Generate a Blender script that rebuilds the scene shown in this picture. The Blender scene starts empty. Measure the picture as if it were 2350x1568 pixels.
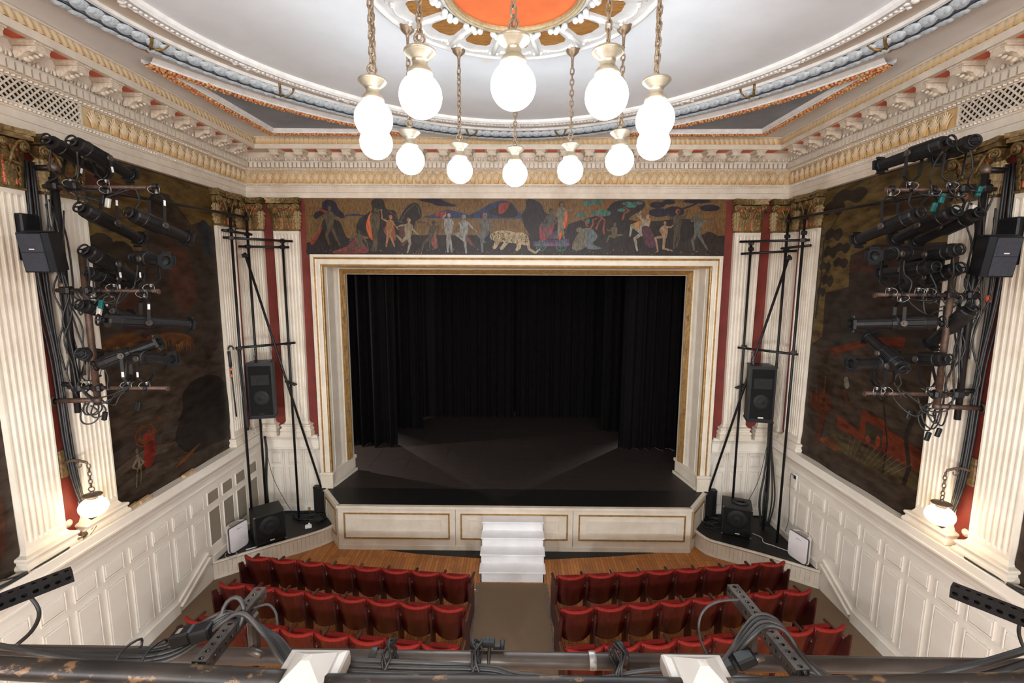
import bpy, bmesh, math, random
from mathutils import Vector, Matrix
from mathutils.geometry import tessellate_polygon
R = math.radians
PI = math.pi
random.seed(11)
scene = bpy.context.scene
COL = scene.collection

# ------------------------------------------------------------------ camera
cam_data = bpy.data.cameras.new('camera')
cam = bpy.data.objects.new('camera', cam_data)
COL.objects.link(cam)
cam_data.sensor_width = 36.0
cam_data.lens = 1070.0 * 36.0 / 2350.0
cam_data.clip_start = 0.05
cam_data.clip_end = 100
_p, _y, _r = R(7.633), R(-0.585), R(0.2855)
_f = Vector((math.sin(_y) * math.cos(_p), math.cos(_y) * math.cos(_p), -math.sin(_p)))
_rt = Vector((math.cos(_y), -math.sin(_y), 0))
_up = _rt.cross(_f)
_rx = _rt * math.cos(_r) + _up * math.sin(_r)
_ux = _up * math.cos(_r) - _rt * math.sin(_r)
cam.matrix_world = Matrix(((_rx.x, _ux.x, -_f.x, 0.0345), (_rx.y, _ux.y, -_f.y, -9.855), (_rx.z, _ux.z, -_f.z, 5.6), (0, 0, 0, 1)))
scene.camera = cam

# ------------------------------------------------------------------ world, exposure, large lights
world = bpy.data.worlds.new('world')
scene.world = world
world.use_nodes = True
world.node_tree.nodes['Background'].inputs[0].default_value = (0.8, 0.85, 1, 1)
world.node_tree.nodes['Background'].inputs[1].default_value = 0.02
scene.view_settings.view_transform = 'Standard'
scene.view_settings.look = 'None'
scene.view_settings.gamma = 1.0
scene.view_settings.use_curve_mapping = False
scene.view_settings.exposure = 0.95
GLOBE_E = 15.5
SCONCE_E = 6.5


def lamp(name, kind, loc, power, color, size=0.2, target=None, spot=None):
    d = bpy.data.lights.new(name, kind)
    d.energy = power
    d.color = color
    if kind == 'AREA':
        d.shape = 'DISK'
        d.size = size
    else:
        d.shadow_soft_size = size
    if spot:
        d.spot_size = R(spot)
        d.spot_blend = 0.25
    o = bpy.data.objects.new(name, d)
    COL.objects.link(o)
    o.location = loc
    if target is not None:
        o.rotation_euler = (Vector(target) - Vector(loc)).to_track_quat('-Z', 'Y').to_euler()
    return o


# unseen fill lights added behind the viewer to brighten side walls and ceiling
for _x, _y, _z in ((-4.6, -14.0, 5.8), (0.0, -14.4, 6.2), (4.6, -14.0, 5.8)):
    lamp('rear_fill_light', 'POINT', (_x, _y, _z), 390, (0.86, 0.94, 1.0), 0.3)
# more fill, added out of view under the balcony for seats, floor and dado
for _x in (-3.4, 0.0, 3.4):
    lamp('stalls_fill_light', 'POINT', (_x, -9.8, 2.7), 270, (0.86, 0.94, 1.0), 0.25)
# working lights in the wings of the stage
lamp('wing_lamp', 'POINT', (5.9, 5.75, 4.0), 520, (1, 0.88, 0.78), 0.06)
lamp('wing_lamp', 'POINT', (-6.2, 1.85, 3.6), 230, (1, 0.88, 0.78), 0.06)
lamp('wing_lamp', 'POINT', (-5.9, 5.75, 4.0), 160, (1, 0.88, 0.78), 0.06)


# ------------------------------------------------------------------ materials
def lin(c):
    r = []
    for v in c:
        v /= 255.0
        r.append(v / 12.92 if v <= 0.04045 else ((v + 0.055) / 1.055) ** 2.4)
    return (r[0], r[1], r[2], 1.0)


def mat(name, c1, c2=None, scale=6.0, rough=0.5, metal=0.0, bump=0.0, bscale=None, wear=None, wth=0.62, wscale=14.0, stretch=None,
        spec=0.5, emit=0.0, attr=False, coat=0.0, lo=0.35, hi=0.65, detail=5.0):
    m = bpy.data.materials.new(name)
    m.use_nodes = True
    nt = m.node_tree
    N, L = nt.nodes, nt.links
    b = N['Principled BSDF']
    b.inputs['Roughness'].default_value = rough
    b.inputs['Metallic'].default_value = metal
    b.inputs['Specular IOR Level'].default_value = spec
    b.inputs['Coat Weight'].default_value = coat
    b.inputs['Base Color'].default_value = lin(c1)
    tc = N.new('ShaderNodeTexCoord')
    mp = N.new('ShaderNodeMapping')
    L.new(tc.outputs['Object'], mp.inputs['Vector'])
    if stretch:
        mp.inputs['Scale'].default_value = stretch
    col = None
    if attr:
        a = N.new('ShaderNodeVertexColor')
        a.layer_name = 'Col'
        col = a.outputs['Color']
    if c2 is not None:
        n = N.new('ShaderNodeTexNoise')
        n.inputs['Scale'].default_value = scale
        n.inputs['Detail'].default_value = detail
        n.inputs['Roughness'].default_value = 0.6
        L.new(mp.outputs['Vector'], n.inputs['Vector'])
        r = N.new('ShaderNodeMapRange')
        r.inputs[1].default_value = lo
        r.inputs[2].default_value = hi
        L.new(n.outputs['Fac'], r.inputs[0])
        mx = N.new('ShaderNodeMix')
        mx.data_type = 'RGBA'
        L.new(r.outputs[0], mx.inputs[0])
        if attr:
            mx.blend_type = 'MULTIPLY'
            L.new(col, mx.inputs[6])
        else:
            mx.inputs[6].default_value = lin(c1)
        mx.inputs[7].default_value = lin(c2)
        col = mx.outputs[2]
    if wear is not None:
        n = N.new('ShaderNodeTexNoise')
        n.inputs['Scale'].default_value = wscale
        n.inputs['Detail'].default_value = 8.0
        n.inputs['Roughness'].default_value = 0.7
        L.new(mp.outputs['Vector'], n.inputs['Vector'])
        r = N.new('ShaderNodeMapRange')
        r.inputs[1].default_value = wth
        r.inputs[2].default_value = wth + 0.05
        L.new(n.outputs['Fac'], r.inputs[0])
        mx = N.new('ShaderNodeMix')
        mx.data_type = 'RGBA'
        L.new(r.outputs[0], mx.inputs[0])
        if col is not None:
            L.new(col, mx.inputs[6])
        else:
            mx.inputs[6].default_value = lin(c1)
        mx.inputs[7].default_value = lin(wear)
        col = mx.outputs[2]
    if col is not None:
        L.new(col, b.inputs['Base Color'])
    if bump > 0:
        n = N.new('ShaderNodeTexNoise')
        n.inputs['Scale'].default_value = bscale or scale
        n.inputs['Detail'].default_value = 6.0
        L.new(mp.outputs['Vector'], n.inputs['Vector'])
        bp = N.new('ShaderNodeBump')
        bp.inputs['Strength'].default_value = bump
        bp.inputs['Distance'].default_value = 0.01
        L.new(n.outputs['Fac'], bp.inputs['Height'])
        L.new(bp.outputs['Normal'], b.inputs['Normal'])
    if emit > 0:
        b.inputs['Emission Color'].default_value = lin(c1)
        b.inputs['Emission Strength'].default_value = emit
    return m


M = {}
M['cream'] = mat('cream_paint', (226, 214, 197), (212, 199, 180), 3.0, 0.42, wear=(150, 120, 90), wth=0.73, wscale=9)
M['cream_dado'] = mat('cream_panelling_paint', (232, 223, 210), (224, 213, 198), 2.0, 0.35, wear=(160, 135, 110), wth=0.76, wscale=5)
M['plaster'] = mat('cream_plaster', (220, 208, 192), (206, 192, 174), 5.0, 0.55, bump=0.1, bscale=60)
M['plaster_relief'] = mat('cream_relief_plaster', (220, 207, 190), (194, 176, 154), 22.0, 0.55, bump=0.25, bscale=80)
M['ceiling_white'] = mat('white_ceiling', (228, 231, 234), (216, 219, 221), 0.9, 0.6, wear=(224, 214, 200), wth=0.66, wscale=2.5, bump=0.05, bscale=20)
M['ceiling_grey'] = mat('grey_ceiling', (224, 224, 224), (215, 214, 213), 1.2, 0.6, wear=(222, 218, 212), wth=0.75, wscale=4)
M['fillet'] = mat('white_fillet_paint', (232, 230, 226), (214, 212, 208), 8.0, 0.5)
M['blue_leaf'] = mat('blue_grey_leaf_plaster', (196, 204, 208), (150, 162, 170), 30.0, 0.5, bump=0.3, bscale=60, lo=0.4, hi=0.7)
M['blue_dark'] = mat('dark_blue_grey_ground', (84, 94, 104), (62, 70, 80), 12.0, 0.6)
M['blue_field'] = mat('slate_blue_field', (146, 154, 164), (128, 136, 146), 2.0, 0.6)
M['beige_band'] = mat('beige_band', (206, 194, 178), (196, 184, 168), 2.0, 0.6)
M['gold_leafwork'] = mat('gold_leaf_relief', (222, 202, 170), (212, 170, 112), 5.0, 0.5, bump=0.3, bscale=60, lo=0.42, hi=0.62)
M['gold_ground'] = mat('ochre_ground', (206, 168, 112), (216, 194, 156), 4.0, 0.55, lo=0.4, hi=0.62)
M['coral'] = mat('coral_paint', (222, 104, 64), (196, 84, 48), 8.0, 0.6)
M['floral'] = mat('red_gold_flower_moulding', (190, 92, 50), (214, 178, 120), 34.0, 0.55, bump=0.5, bscale=70, lo=0.42, hi=0.58)
M['orange_disc'] = mat('orange_disc', (206, 98, 34), (192, 84, 26), 3.0, 0.6)
M['medal_gold'] = mat('brushed_gold_panel', (168, 116, 52), (124, 82, 34), 14.0, 0.5, 0.2, stretch=(1, 4, 1), bump=0.2, bscale=40)
M['olive_gilt'] = mat('dull_gilt_ring', (178, 160, 124), (150, 130, 96), 20.0, 0.45, 0.3)
M['gilt'] = mat('gilt_bronze', (150, 122, 76), (84, 66, 38), 24.0, 0.42, 0.35, wear=(222, 208, 180), wth=0.74, wscale=20, bump=0.3, bscale=50)
M['gold_line'] = mat('gold_paint_line', (176, 136, 78), (138, 102, 54), 12.0, 0.42, 0.25)
M['red_wall'] = mat('red_wall_paint', (114, 36, 22), (96, 28, 17), 3.0, 0.6, bump=0.12, bscale=40)
M['wood_panel'] = None
M['velvet_black'] = mat('black_velvet', (17, 14, 15), (12, 10, 11), 6.0, 0.95, spec=0.08)
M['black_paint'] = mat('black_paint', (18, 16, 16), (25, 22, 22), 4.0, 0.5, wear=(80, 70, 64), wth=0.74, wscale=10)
M['stage_black'] = mat('scuffed_black_stage', (54, 44, 40), (36, 30, 28), 9.0, 0.55, wear=(92, 80, 74), wth=0.69, wscale=10, stretch=(0.7, 3.5, 1))
M['black_metal'] = mat('black_metal', (22, 21, 22), (32, 29, 29), 10.0, 0.42, 0.1, wear=(66, 60, 55), wth=0.76, wscale=30, spec=0.35)
M['black_plastic'] = mat('black_plastic', (20, 20, 22), (26, 26, 29), 8.0, 0.42, spec=0.3)
M['grille_cloth'] = mat('speaker_grille', (15, 14, 14), (20, 18, 18), 60.0, 0.75, bump=0.4, bscale=200, spec=0.2)
M['cone'] = mat('speaker_cone', (28, 24, 23), (20, 18, 17), 10.0, 0.6, spec=0.3)
M['dark_grille'] = mat('dark_speaker_front', (58, 60, 68), (46, 48, 56), 30.0, 0.45, bump=0.2, bscale=220)
M['badge'] = mat('pale_badge', (220, 218, 214), None, rough=0.4)
M['rust'] = mat('rusty_pipe', (96, 72, 58), (66, 50, 44), 14.0, 0.5, 0.4, wear=(138, 106, 80), wth=0.68, wscale=26)
M['steel'] = mat('bare_steel', (176, 174, 172), (130, 126, 122), 20.0, 0.35, 0.7)
M['worn_steel'] = mat('worn_dark_pipe', (94, 86, 80), (66, 58, 54), 9.0, 0.38, 0.55, wear=(150, 142, 132), wth=0.7, wscale=30, stretch=(0.4, 1, 1))
M['patina_pipe'] = mat('worn_black_brown_pipe', (54, 46, 41), (24, 21, 20), 9.0, 0.42, 0.25, wear=(112, 84, 58), wth=0.57, wscale=26, stretch=(0.6, 1, 1), coat=0.0)
M['rubber'] = mat('black_rubber_cable', (30, 29, 29), (44, 42, 41), 12.0, 0.5)
M['rubber_grey'] = mat('grey_rubber_cable', (46, 43, 42), (62, 58, 55), 14.0, 0.5)
M['wire'] = mat('pale_wire', (206, 200, 192), None, rough=0.4, metal=0.3)
M['teal'] = mat('teal_plug', (22, 106, 104), (16, 84, 84), 10.0, 0.4)
M['tube_steel'] = mat('scratched_steel_tube', (112, 108, 104), (74, 71, 69), 14.0, 0.36, 0.75, wear=(46, 44, 43), wth=0.66, wscale=24)
M['bronze'] = mat('bronze_chain', (150, 128, 104), (118, 98, 78), 20.0, 0.38, 0.5)
M['brass_pale'] = mat('pale_brass_fitting', (188, 176, 154), (164, 150, 128), 12.0, 0.34, 0.7)
M['bronze_dark'] = mat('dark_bronze', (116, 98, 84), (88, 72, 60), 16.0, 0.45, 0.4)
M['globe'] = mat('lit_opal_globe', (234, 246, 255), None, emit=GLOBE_E)
M['globe_warm'] = mat('lit_warm_globe', (255, 226, 184), None, emit=SCONCE_E)
M['seat_red'] = mat('red_velvet', (142, 28, 18), (116, 20, 12), 40.0, 0.75, bump=0.2, bscale=160, spec=0.3)
M['seat_wood'] = mat('dark_red_lacquered_wood', (82, 22, 18), (58, 14, 12), 4.0, 0.3, stretch=(6, 6, 1.2), coat=0.35)
M['seat_iron'] = mat('maroon_iron', (72, 26, 22), (54, 20, 18), 10.0, 0.45)
M['arm_wood'] = mat('brown_arm_wood', (96, 54, 36), (66, 34, 22), 12.0, 0.35, stretch=(4, 1, 1), coat=0.3)
M['carpet'] = mat('brown_carpet', (132, 110, 88), (110, 90, 72), 120.0, 0.95, bump=0.5, bscale=260, spec=0.1)
M['alu'] = mat('aluminium_strip', (150, 146, 140), (120, 116, 112), 20.0, 0.45, 0.7)
M['step_white'] = mat('white_step_paint', (242, 240, 240), (234, 231, 230), 4.0, 0.4)
M['newel_white'] = mat('chipped_white_gloss', (194, 189, 182), (182, 176, 168), 6.0, 0.3, wear=(150, 100, 70), wth=0.745, wscale=22)
M['purifier'] = mat('white_plastic', (240, 232, 232), (234, 226, 226), 4.0, 0.35)
M['purifier_grey'] = mat('grey_plastic_band', (96, 92, 92), None, rough=0.3, metal=0.4)
M['mesh_grey'] = mat('perforated_grille', (150, 138, 122), (128, 114, 98), 90.0, 0.6)
M['void'] = mat('dark_void', (30, 22, 18), None, rough=0.9)
M['paper'] = mat('white_paper', (232, 230, 226), None, rough=0.7)
M['offcut'] = mat('bare_wood_offcut', (196, 168, 134), (170, 140, 104), 12.0, 0.6)
M['mural_front'] = mat('painted_gold_canvas', (255, 255, 255), (198, 180, 156), 30.0, 0.5, attr=True, stretch=(1, 1, 0.35), bump=0.15, bscale=50, lo=0.4, hi=0.62, spec=0.3)
M['mural_side'] = mat('painted_dark_canvas', (255, 255, 255), (150, 132, 112), 5.0, 0.5, attr=True, bump=0.2, bscale=14, lo=0.38, hi=0.66, stretch=(1, 0.6, 1.6), spec=0.25)


def wood_floor():
    m = bpy.data.materials.new('strip_wood_floor')
    m.use_nodes = True
    nt = m.node_tree
    N, L = nt.nodes, nt.links
    b = N['Principled BSDF']
    tc = N.new('ShaderNodeTexCoord')
    mp = N.new('ShaderNodeMapping')
    mp.inputs['Rotation'].default_value = (0, 0, R(90))
    L.new(tc.outputs['Object'], mp.inputs['Vector'])
    br = N.new('ShaderNodeTexBrick')
    br.inputs['Scale'].default_value = 1.0
    br.inputs['Brick Width'].default_value = 2.2
    br.inputs['Row Height'].default_value = 0.062
    br.inputs['Mortar Size'].default_value = 0.003
    br.inputs['Color1'].default_value = lin((196, 126, 60))
    br.inputs['Color2'].default_value = lin((160, 98, 46))
    br.inputs['Mortar'].default_value = lin((64, 40, 24))
    L.new(mp.outputs['Vector'], br.inputs['Vector'])
    n = N.new('ShaderNodeTexNoise')
    n.inputs['Scale'].default_value = 2.2
    n.inputs['Detail'].default_value = 9
    n.inputs['Roughness'].default_value = 0.7
    L.new(tc.outputs['Object'], n.inputs['Vector'])
    r = N.new('ShaderNodeMapRange')
    r.inputs[1].default_value = 0.5
    r.inputs[2].default_value = 0.75
    L.new(n.outputs['Fac'], r.inputs[0])
    mx = N.new('ShaderNodeMix')
    mx.data_type = 'RGBA'
    L.new(r.outputs[0], mx.inputs[0])
    L.new(br.outputs['Color'], mx.inputs[6])
    mx.inputs[7].default_value = lin((120, 74, 40))
    L.new(mx.outputs[2], b.inputs['Base Color'])
    b.inputs['Roughness'].default_value = 0.38
    bp = N.new('ShaderNodeBump')
    bp.inputs['Strength'].default_value = 0.3
    bp.inputs['Distance'].default_value = 0.004
    L.new(br.outputs['Fac'], bp.inputs['Height'])
    bp.invert = True
    L.new(bp.outputs['Normal'], b.inputs['Normal'])
    return m


M['wood_floor'] = wood_floor()


# ------------------------------------------------------------------ mesh builder
class MB:
    def __init__(s):
        s.v, s.f, s.mi, s.sm, s.c = [], [], [], [], []
        s.usecol = False

    def add(s, verts, faces, mi=0, smooth=False, col=None):
        o = len(s.v)
        s.v += [tuple(p) for p in verts]
        for f in faces:
            s.f.append([i + o for i in f])
            s.mi.append(mi)
            s.sm.append(smooth)
            s.c.append(col)
        if col is not None:
            s.usecol = True
        return s

    def box(s, c, d, rot=None, mi=0, bev=0.0):
        hx, hy, hz = d[0] / 2, d[1] / 2, d[2] / 2
        if bev > 0:
            b = min(bev, hx * .9, hy * .9, hz * .9)
            vs, idx = [], {}
            for sx in (-1, 1):
                for sy in (-1, 1):
                    for sz in (-1, 1):
                        for k in range(3):
                            p = [sx * (hx - b), sy * (hy - b), sz * (hz - b)]
                            p[k] = (sx * hx, sy * hy, sz * hz)[k]
                            idx[(sx, sy, sz, k)] = len(vs)
                            vs.append(p)
            fs = []
            for k in range(3):
                a, c2 = [q for q in range(3) if q != k]
                for sg in (-1, 1):
                    loop = []
                    for (u, w) in ((-1, -1), (1, -1), (1, 1), (-1, 1)):
                        t = [0, 0, 0]
                        t[k] = sg
                        t[a] = u
                        t[c2] = w
                        loop.append(idx[(t[0], t[1], t[2], k)])
                    fs.append(loop)
            for k in range(3):
                a, c2 = [q for q in range(3) if q != k]
                for u in (-1, 1):
                    for w in (-1, 1):
                        t0, t1 = [0, 0, 0], [0, 0, 0]
                        t0[k], t1[k] = -1, 1
                        t0[a] = t1[a] = u
                        t0[c2] = t1[c2] = w
                        fs.append([idx[(*t0, a)], idx[(*t1, a)], idx[(*t1, c2)], idx[(*t0, c2)]])
            for sx in (-1, 1):
                for sy in (-1, 1):
                    for sz in (-1, 1):
                        fs.append([idx[(sx, sy, sz, 0)], idx[(sx, sy, sz, 1)], idx[(sx, sy, sz, 2)]])
        else:
            vs = [(x, y, z) for x in (-hx, hx) for y in (-hy, hy) for z in (-hz, hz)]
            fs = [(0, 1, 3, 2), (4, 6, 7, 5), (0, 4, 5, 1), (2, 3, 7, 6), (0, 2, 6, 4), (1, 5, 7, 3)]
        cv = Vector(c)
        out = []
        for p in vs:
            q = Vector(p)
            if rot is not None:
                q = rot @ q
            out.append(q + cv)
        return s.add(out, fs, mi)

    def bb(s, a, b, mi=0, bev=0.0):
        a, b = [min(x, y) for x, y in zip(a, b)], [max(x, y) for x, y in zip(a, b)]
        return s.box([(x + y) / 2 for x, y in zip(a, b)], [y - x for x, y in zip(a, b)], None, mi, bev)

    def beam(s, p0, p1, w, h, mi=0, up=(0, 0, 1), bev=0.0):
        p0, p1 = Vector(p0), Vector(p1)
        d = p1 - p0
        y = d.normalized()
        u = Vector(up)
        if abs(y.dot(u)) > 0.98:
            u = Vector((1, 0, 0))
        x = y.cross(u).normalized()
        z = x.cross(y)
        rot = Matrix((x, y, z)).transposed()
        return s.box((p0 + p1) / 2, (w, d.length, h), rot, mi, bev)

    def tube(s, pts, r, n=8, mi=0, caps=True, closed=False, smooth=True):
        P = [Vector(p) for p in pts]
        k = len(P)
        rr = r if isinstance(r, (list, tuple)) else [r] * k
        t0 = (P[1] - P[0]).normalized()
        u = Vector((0, 0, 1)) if abs(t0.z) < 0.9 else Vector((1, 0, 0))
        x = t0.cross(u).normalized()
        vs = []
        for i in range(k):
            if closed:
                t = (P[(i + 1) % k] - P[i - 1]).normalized()
            elif i == 0:
                t = t0
            elif i == k - 1:
                t = (P[-1] - P[-2]).normalized()
            else:
                t = (P[i + 1] - P[i - 1])
                t = t.normalized() if t.length > 1e-9 else t0
            x = (x - t * x.dot(t))
            x = x.normalized() if x.length > 1e-6 else t.orthogonal().normalized()
            y = t.cross(x)
            for j in range(n):
                a = 2 * PI * j / n
                vs.append(P[i] + (x * math.cos(a) + y * math.sin(a)) * rr[i])
        fs = []
        for i in range(k if closed else k - 1):
            i2 = (i + 1) % k
            for j in range(n):
                j2 = (j + 1) % n
                fs.append((i * n + j, i * n + j2, i2 * n + j2, i2 * n + j))
        s.add(vs, fs, mi, smooth)
        if caps and not closed:
            o = len(s.v) - len(vs)
            s.f.append([o + j for j in range(n)][::-1])
            s.f.append([o + (k - 1) * n + j for j in range(n)])
            s.mi += [mi, mi]
            s.sm += [False, False]
            s.c += [None, None]
        return s

    def cyl(s, p0, p1, r0, r1=None, n=14, mi=0, caps=True):
        return s.tube([p0, p1], [r0, r0 if r1 is None else r1], n, mi, caps)

    def lathe(s, prof, c=(0, 0, 0), axis=(0, 0, 1), n=24, mi=0, smooth=True):
        z = Vector(axis).normalized()
        x = z.orthogonal().normalized()
        if abs(z.z) > 0.99:
            x = Vector((1, 0, 0))
        y = z.cross(x)
        c = Vector(c)
        vs = []
        for (r, h) in prof:
            for j in range(n):
                a = 2 * PI * j / n
                vs.append(c + z * h + (x * math.cos(a) + y * math.sin(a)) * max(r, 1e-4))
        fs = []
        for i in range(len(prof) - 1):
            for j in range(n):
                j2 = (j + 1) % n
                fs.append((i * n + j, i * n + j2, (i + 1) * n + j2, (i + 1) * n + j))
        return s.add(vs, fs, mi, smooth)

    def sphere(s, c, r, nu=20, nv=12, mi=0, sq=(1, 1, 1)):
        vs = []
        for i in range(nv + 1):
            t = PI * i / nv
            for j in range(nu):
                a = 2 * PI * j / nu
                vs.append((c[0] + r * sq[0] * max(math.sin(t), 1e-4) * math.cos(a), c[1] + r * sq[1] * max(math.sin(t), 1e-4) * math.sin(a), c[2] + r * sq[2] * math.cos(t)))
        fs = []
        for i in range(nv):
            for j in range(nu):
                j2 = (j + 1) % nu
                fs.append((i * nu + j, (i + 1) * nu + j, (i + 1) * nu + j2, i * nu + j2))
        return s.add(vs, fs, mi, True)

    def grid(s, fn, nu, nv, mi=0, smooth=True):
        vs = [fn(i / nu, j / nv) for j in range(nv + 1) for i in range(nu + 1)]
        w = nu + 1
        fs = [(j * w + i, j * w + i + 1, (j + 1) * w + i + 1, (j + 1) * w + i) for j in range(nv) for i in range(nu)]
        return s.add(vs, fs, mi, smooth)

    def prism(s, poly, fn, h, mi=0, smooth=False):
        """poly: list of (a,b); fn(a,b,t) -> 3D with t in 0..h"""
        n = len(poly)
        vs = [fn(a, b, 0) for a, b in poly] + [fn(a, b, h) for a, b in poly]
        fs = [(i, (i + 1) % n, n + (i + 1) % n, n + i) for i in range(n)]
        s.add(vs, fs, mi, smooth)
        o = len(s.v) - 2 * n
        s.f += [[o + i for i in range(n)][::-1], [o + n + i for i in range(n)]]
        s.mi += [mi, mi]
        s.sm += [False, False]
        s.c += [None, None]
        return s

    def sweep(s, rings, mi=None, closed=False):
        """rings: list of equal length point lists"""
        n = len(rings[0])
        vs = [p for r in rings for p in r]
        o = len(s.v)
        s.v += [tuple(p) for p in vs]
        for i in range(len(rings) - 1):
            for j in range(n if closed else n - 1):
                j2 = (j + 1) % n
                s.f.append([o + i * n + j, o + i * n + j2, o + (i + 1) * n + j2, o + (i + 1) * n + j])
                s.mi.append(mi[j] if isinstance(mi, (list, tuple)) else (mi or 0))
                s.sm.append(False)
                s.c.append(None)
        return s

    def mesh(s, name, mats, off=(0, 0, 0), recalc=True):
        me = bpy.data.meshes.new(name)
        ox, oy, oz = off
        me.from_pydata([(a - ox, b - oy, c - oz) for a, b, c in s.v], [], s.f)
        if not isinstance(mats, (list, tuple)):
            mats = [mats]
        for m in mats:
            me.materials.append(M[m] if isinstance(m, str) else m)
        me.polygons.foreach_set('material_index', s.mi)
        me.polygons.foreach_set('use_smooth', s.sm)
        if s.usecol:
            ca = me.color_attributes.new('Col', 'FLOAT_COLOR', 'CORNER')
            data = []
            for f, c in zip(s.f, s.c):
                c = c or (1, 1, 1, 1)
                data += list(c) * len(f)
            ca.data.foreach_set('color', data)
        me.validate()
        me.update()
        if recalc and not s.usecol:
            bm = bmesh.new()
            bm.from_mesh(me)
            bmesh.ops.recalc_face_normals(bm, faces=bm.faces)
            bm.to_mesh(me)
            bm.free()
        return me


WL = {}


def tag(o, label, cat, group=None):
    o['label'] = label
    if cat:
        o['category'] = cat
    if group:
        o['group'] = group
    return o


def root(name, label, cat, loc=(0, 0, 0), group=None):
    o = bpy.data.objects.new(name, None)
    o.empty_display_size = 0.1
    COL.objects.link(o)
    o.location = loc
    WL[o] = Vector(loc)
    return tag(o, label, cat, group)


def struct(name, mb, mats, label=None):
    o = bpy.data.objects.new(name, mb.mesh(name, mats))
    COL.objects.link(o)
    WL[o] = Vector((0, 0, 0))
    o['kind'] = 'structure'
    if label:
        o['label'] = label
    return o


def part(name, mb, mats, parent, label=None, stuff=False):
    """mb in world coordinates; becomes a child of parent (roots carry no rotation)"""
    w = WL[parent]
    o = bpy.data.objects.new(name, mb.mesh(name, mats, w))
    COL.objects.link(o)
    o.parent = parent
    WL[o] = w
    if label:
        o['label'] = label
    if stuff:
        o['kind'] = 'stuff'
    return o


def single(name, mb, mats, label, cat, loc, group=None):
    """a thing of one mesh; mb in world coordinates, origin at loc"""
    o = bpy.data.objects.new(name, mb.mesh(name, mats, loc))
    COL.objects.link(o)
    o.location = loc
    WL[o] = Vector(loc)
    return tag(o, label, cat, group)


def inst(name, me, parent, loc, rz=0.0, scale=None, rot=None):
    """share mesh data: place at world loc below parent"""
    o = bpy.data.objects.new(name, me)
    COL.objects.link(o)
    o.parent = parent
    o.location = Vector(loc) - WL[parent]
    o.rotation_euler = rot if rot is not None else (0, 0, rz)
    if scale:
        o.scale = scale
    WL[o] = Vector(loc)
    return o


def copy_tree(o, parent=None):
    c = o.copy()
    COL.objects.link(c)
    if parent is not None:
        c.parent = parent
    for ch in o.children:
        copy_tree(ch, c)
    return c


def catmull(pts, k=6):
    P = [Vector(p) for p in pts]
    out = []
    for i in range(len(P) - 1):
        a = P[i - 1] if i else P[0] * 2 - P[1]
        b, c = P[i], P[i + 1]
        d = P[i + 2] if i + 2 < len(P) else P[-1] * 2 - P[-2]
        for j in range(k):
            t = j / k
            out.append(0.5 * ((2 * b) + (c - a) * t + (2 * a - 5 * b + 4 * c - d) * t * t + (3 * b - a - 3 * c + d) * t ** 3))
    out.append(P[-1])
    return out


def rope(mb, pts, r, n=6, k=6, mi=0):
    return mb.tube(catmull(pts, k), r, n, mi)


XW = 5.6                      # half width of the hall


def W(s, y, z, p):            # point on a side wall (s=-1 left, 1 right), p metres proud of it
    return (s * (XW - p), y, z)


def wall_frame(which):        # rz for elements modelled with x along the wall, y out into the room
    return {'front': PI, 'left': -PI / 2, 'right': PI / 2}[which]

# ================================================================== THE ROOM
YB = -15.0                    # rear wall of the hall, behind the viewer
ZC = 8.27
mb = MB()
mb.bb((-4.72, YB, -0.06), (4.72, 0.3, 0.0), 0)
mb.bb((-5.7, YB, -0.06), (-4.72, 0.3, 0.0), 1)
mb.bb((4.72, YB, -0.06), (5.7, 0.3, 0.0), 1)
struct('floor', mb, ['wood_floor', 'carpet'], 'orange strip-wood hall floor with brown carpet along both sides')

# side walls with all that is fixed to them ---------------------------------
mb_panel_s = MB().box((0, 0, 0), (0.29, 0.03, 0.20), None, 0, 0.022)
mb_panel_l = MB().box((0, 0, 0), (0.29, 0.03, 0.96), None, 0, 0.022)
ME_PANEL_S = mb_panel_s.mesh('upper_panel', 'cream_dado')
ME_PANEL_L = mb_panel_l.mesh('lower_panel', 'cream_dado')


def frame_mesh(w, h, t, d, mi=0):
    m = MB()
    for sx in (-1, 1):
        m.box((sx * (w - t) / 2, 0, 0), (t, d, h), None, mi, 0.006)
        m.box((0, 0, sx * (h - t) / 2), (w - 2 * t, d * .9, t), None, mi, 0.006)
    return m


ME_FR_S = frame_mesh(0.335, 0.25, 0.022, 0.022).mesh('panel_moulding', 'cream_dado')
ME_FR_L = frame_mesh(0.335, 1.02, 0.022, 0.022).mesh('panel_moulding', 'cream_dado')


def shaft_mesh(w, z0, z1, wt=None):
    """fluted pilaster shaft, x along the wall, y out, base at z=0"""
    m = MB()
    wt = wt or w
    h = z1 - z0
    d, nf = 0.085, 7
    pitch = (w - 0.03) / nf

    def outline(ww, flut):
        k = ww / w
        pts = [(-ww / 2, 0), (-ww / 2, d)]
        for i in range(nf):
            c = (-w / 2 + 0.015 + pitch * (i + 0.5)) * k
            r = pitch * 0.39 * k
            for j in range(6):
                a = PI - PI * j / 5
                pts.append((c + r * math.cos(a), d - (r * 0.85 * math.sin(a) if flut else 0.0005)))
        return pts + [(ww / 2, d), (ww / 2, 0)]
    rings = []
    for z, fl in ((0, 0), (0.05, 0), (0.085, 1), (h - 0.085, 1), (h - 0.05, 0), (h, 0)):
        ww = w + (wt - w) * z / h
        rings.append([(x, y, z) for x, y in outline(ww, fl)])
    m.sweep(rings, 0)
    return m


SH_Z0, SH_Z1 = 2.52, 6.56
ME_SHAFT = shaft_mesh(0.48, SH_Z0, SH_Z1, 0.53).mesh('pilaster', 'cream')
ME_SHAFT_N = shaft_mesh(0.36, SH_Z0, SH_Z1, 0.37).mesh('pilaster', 'cream')


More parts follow.
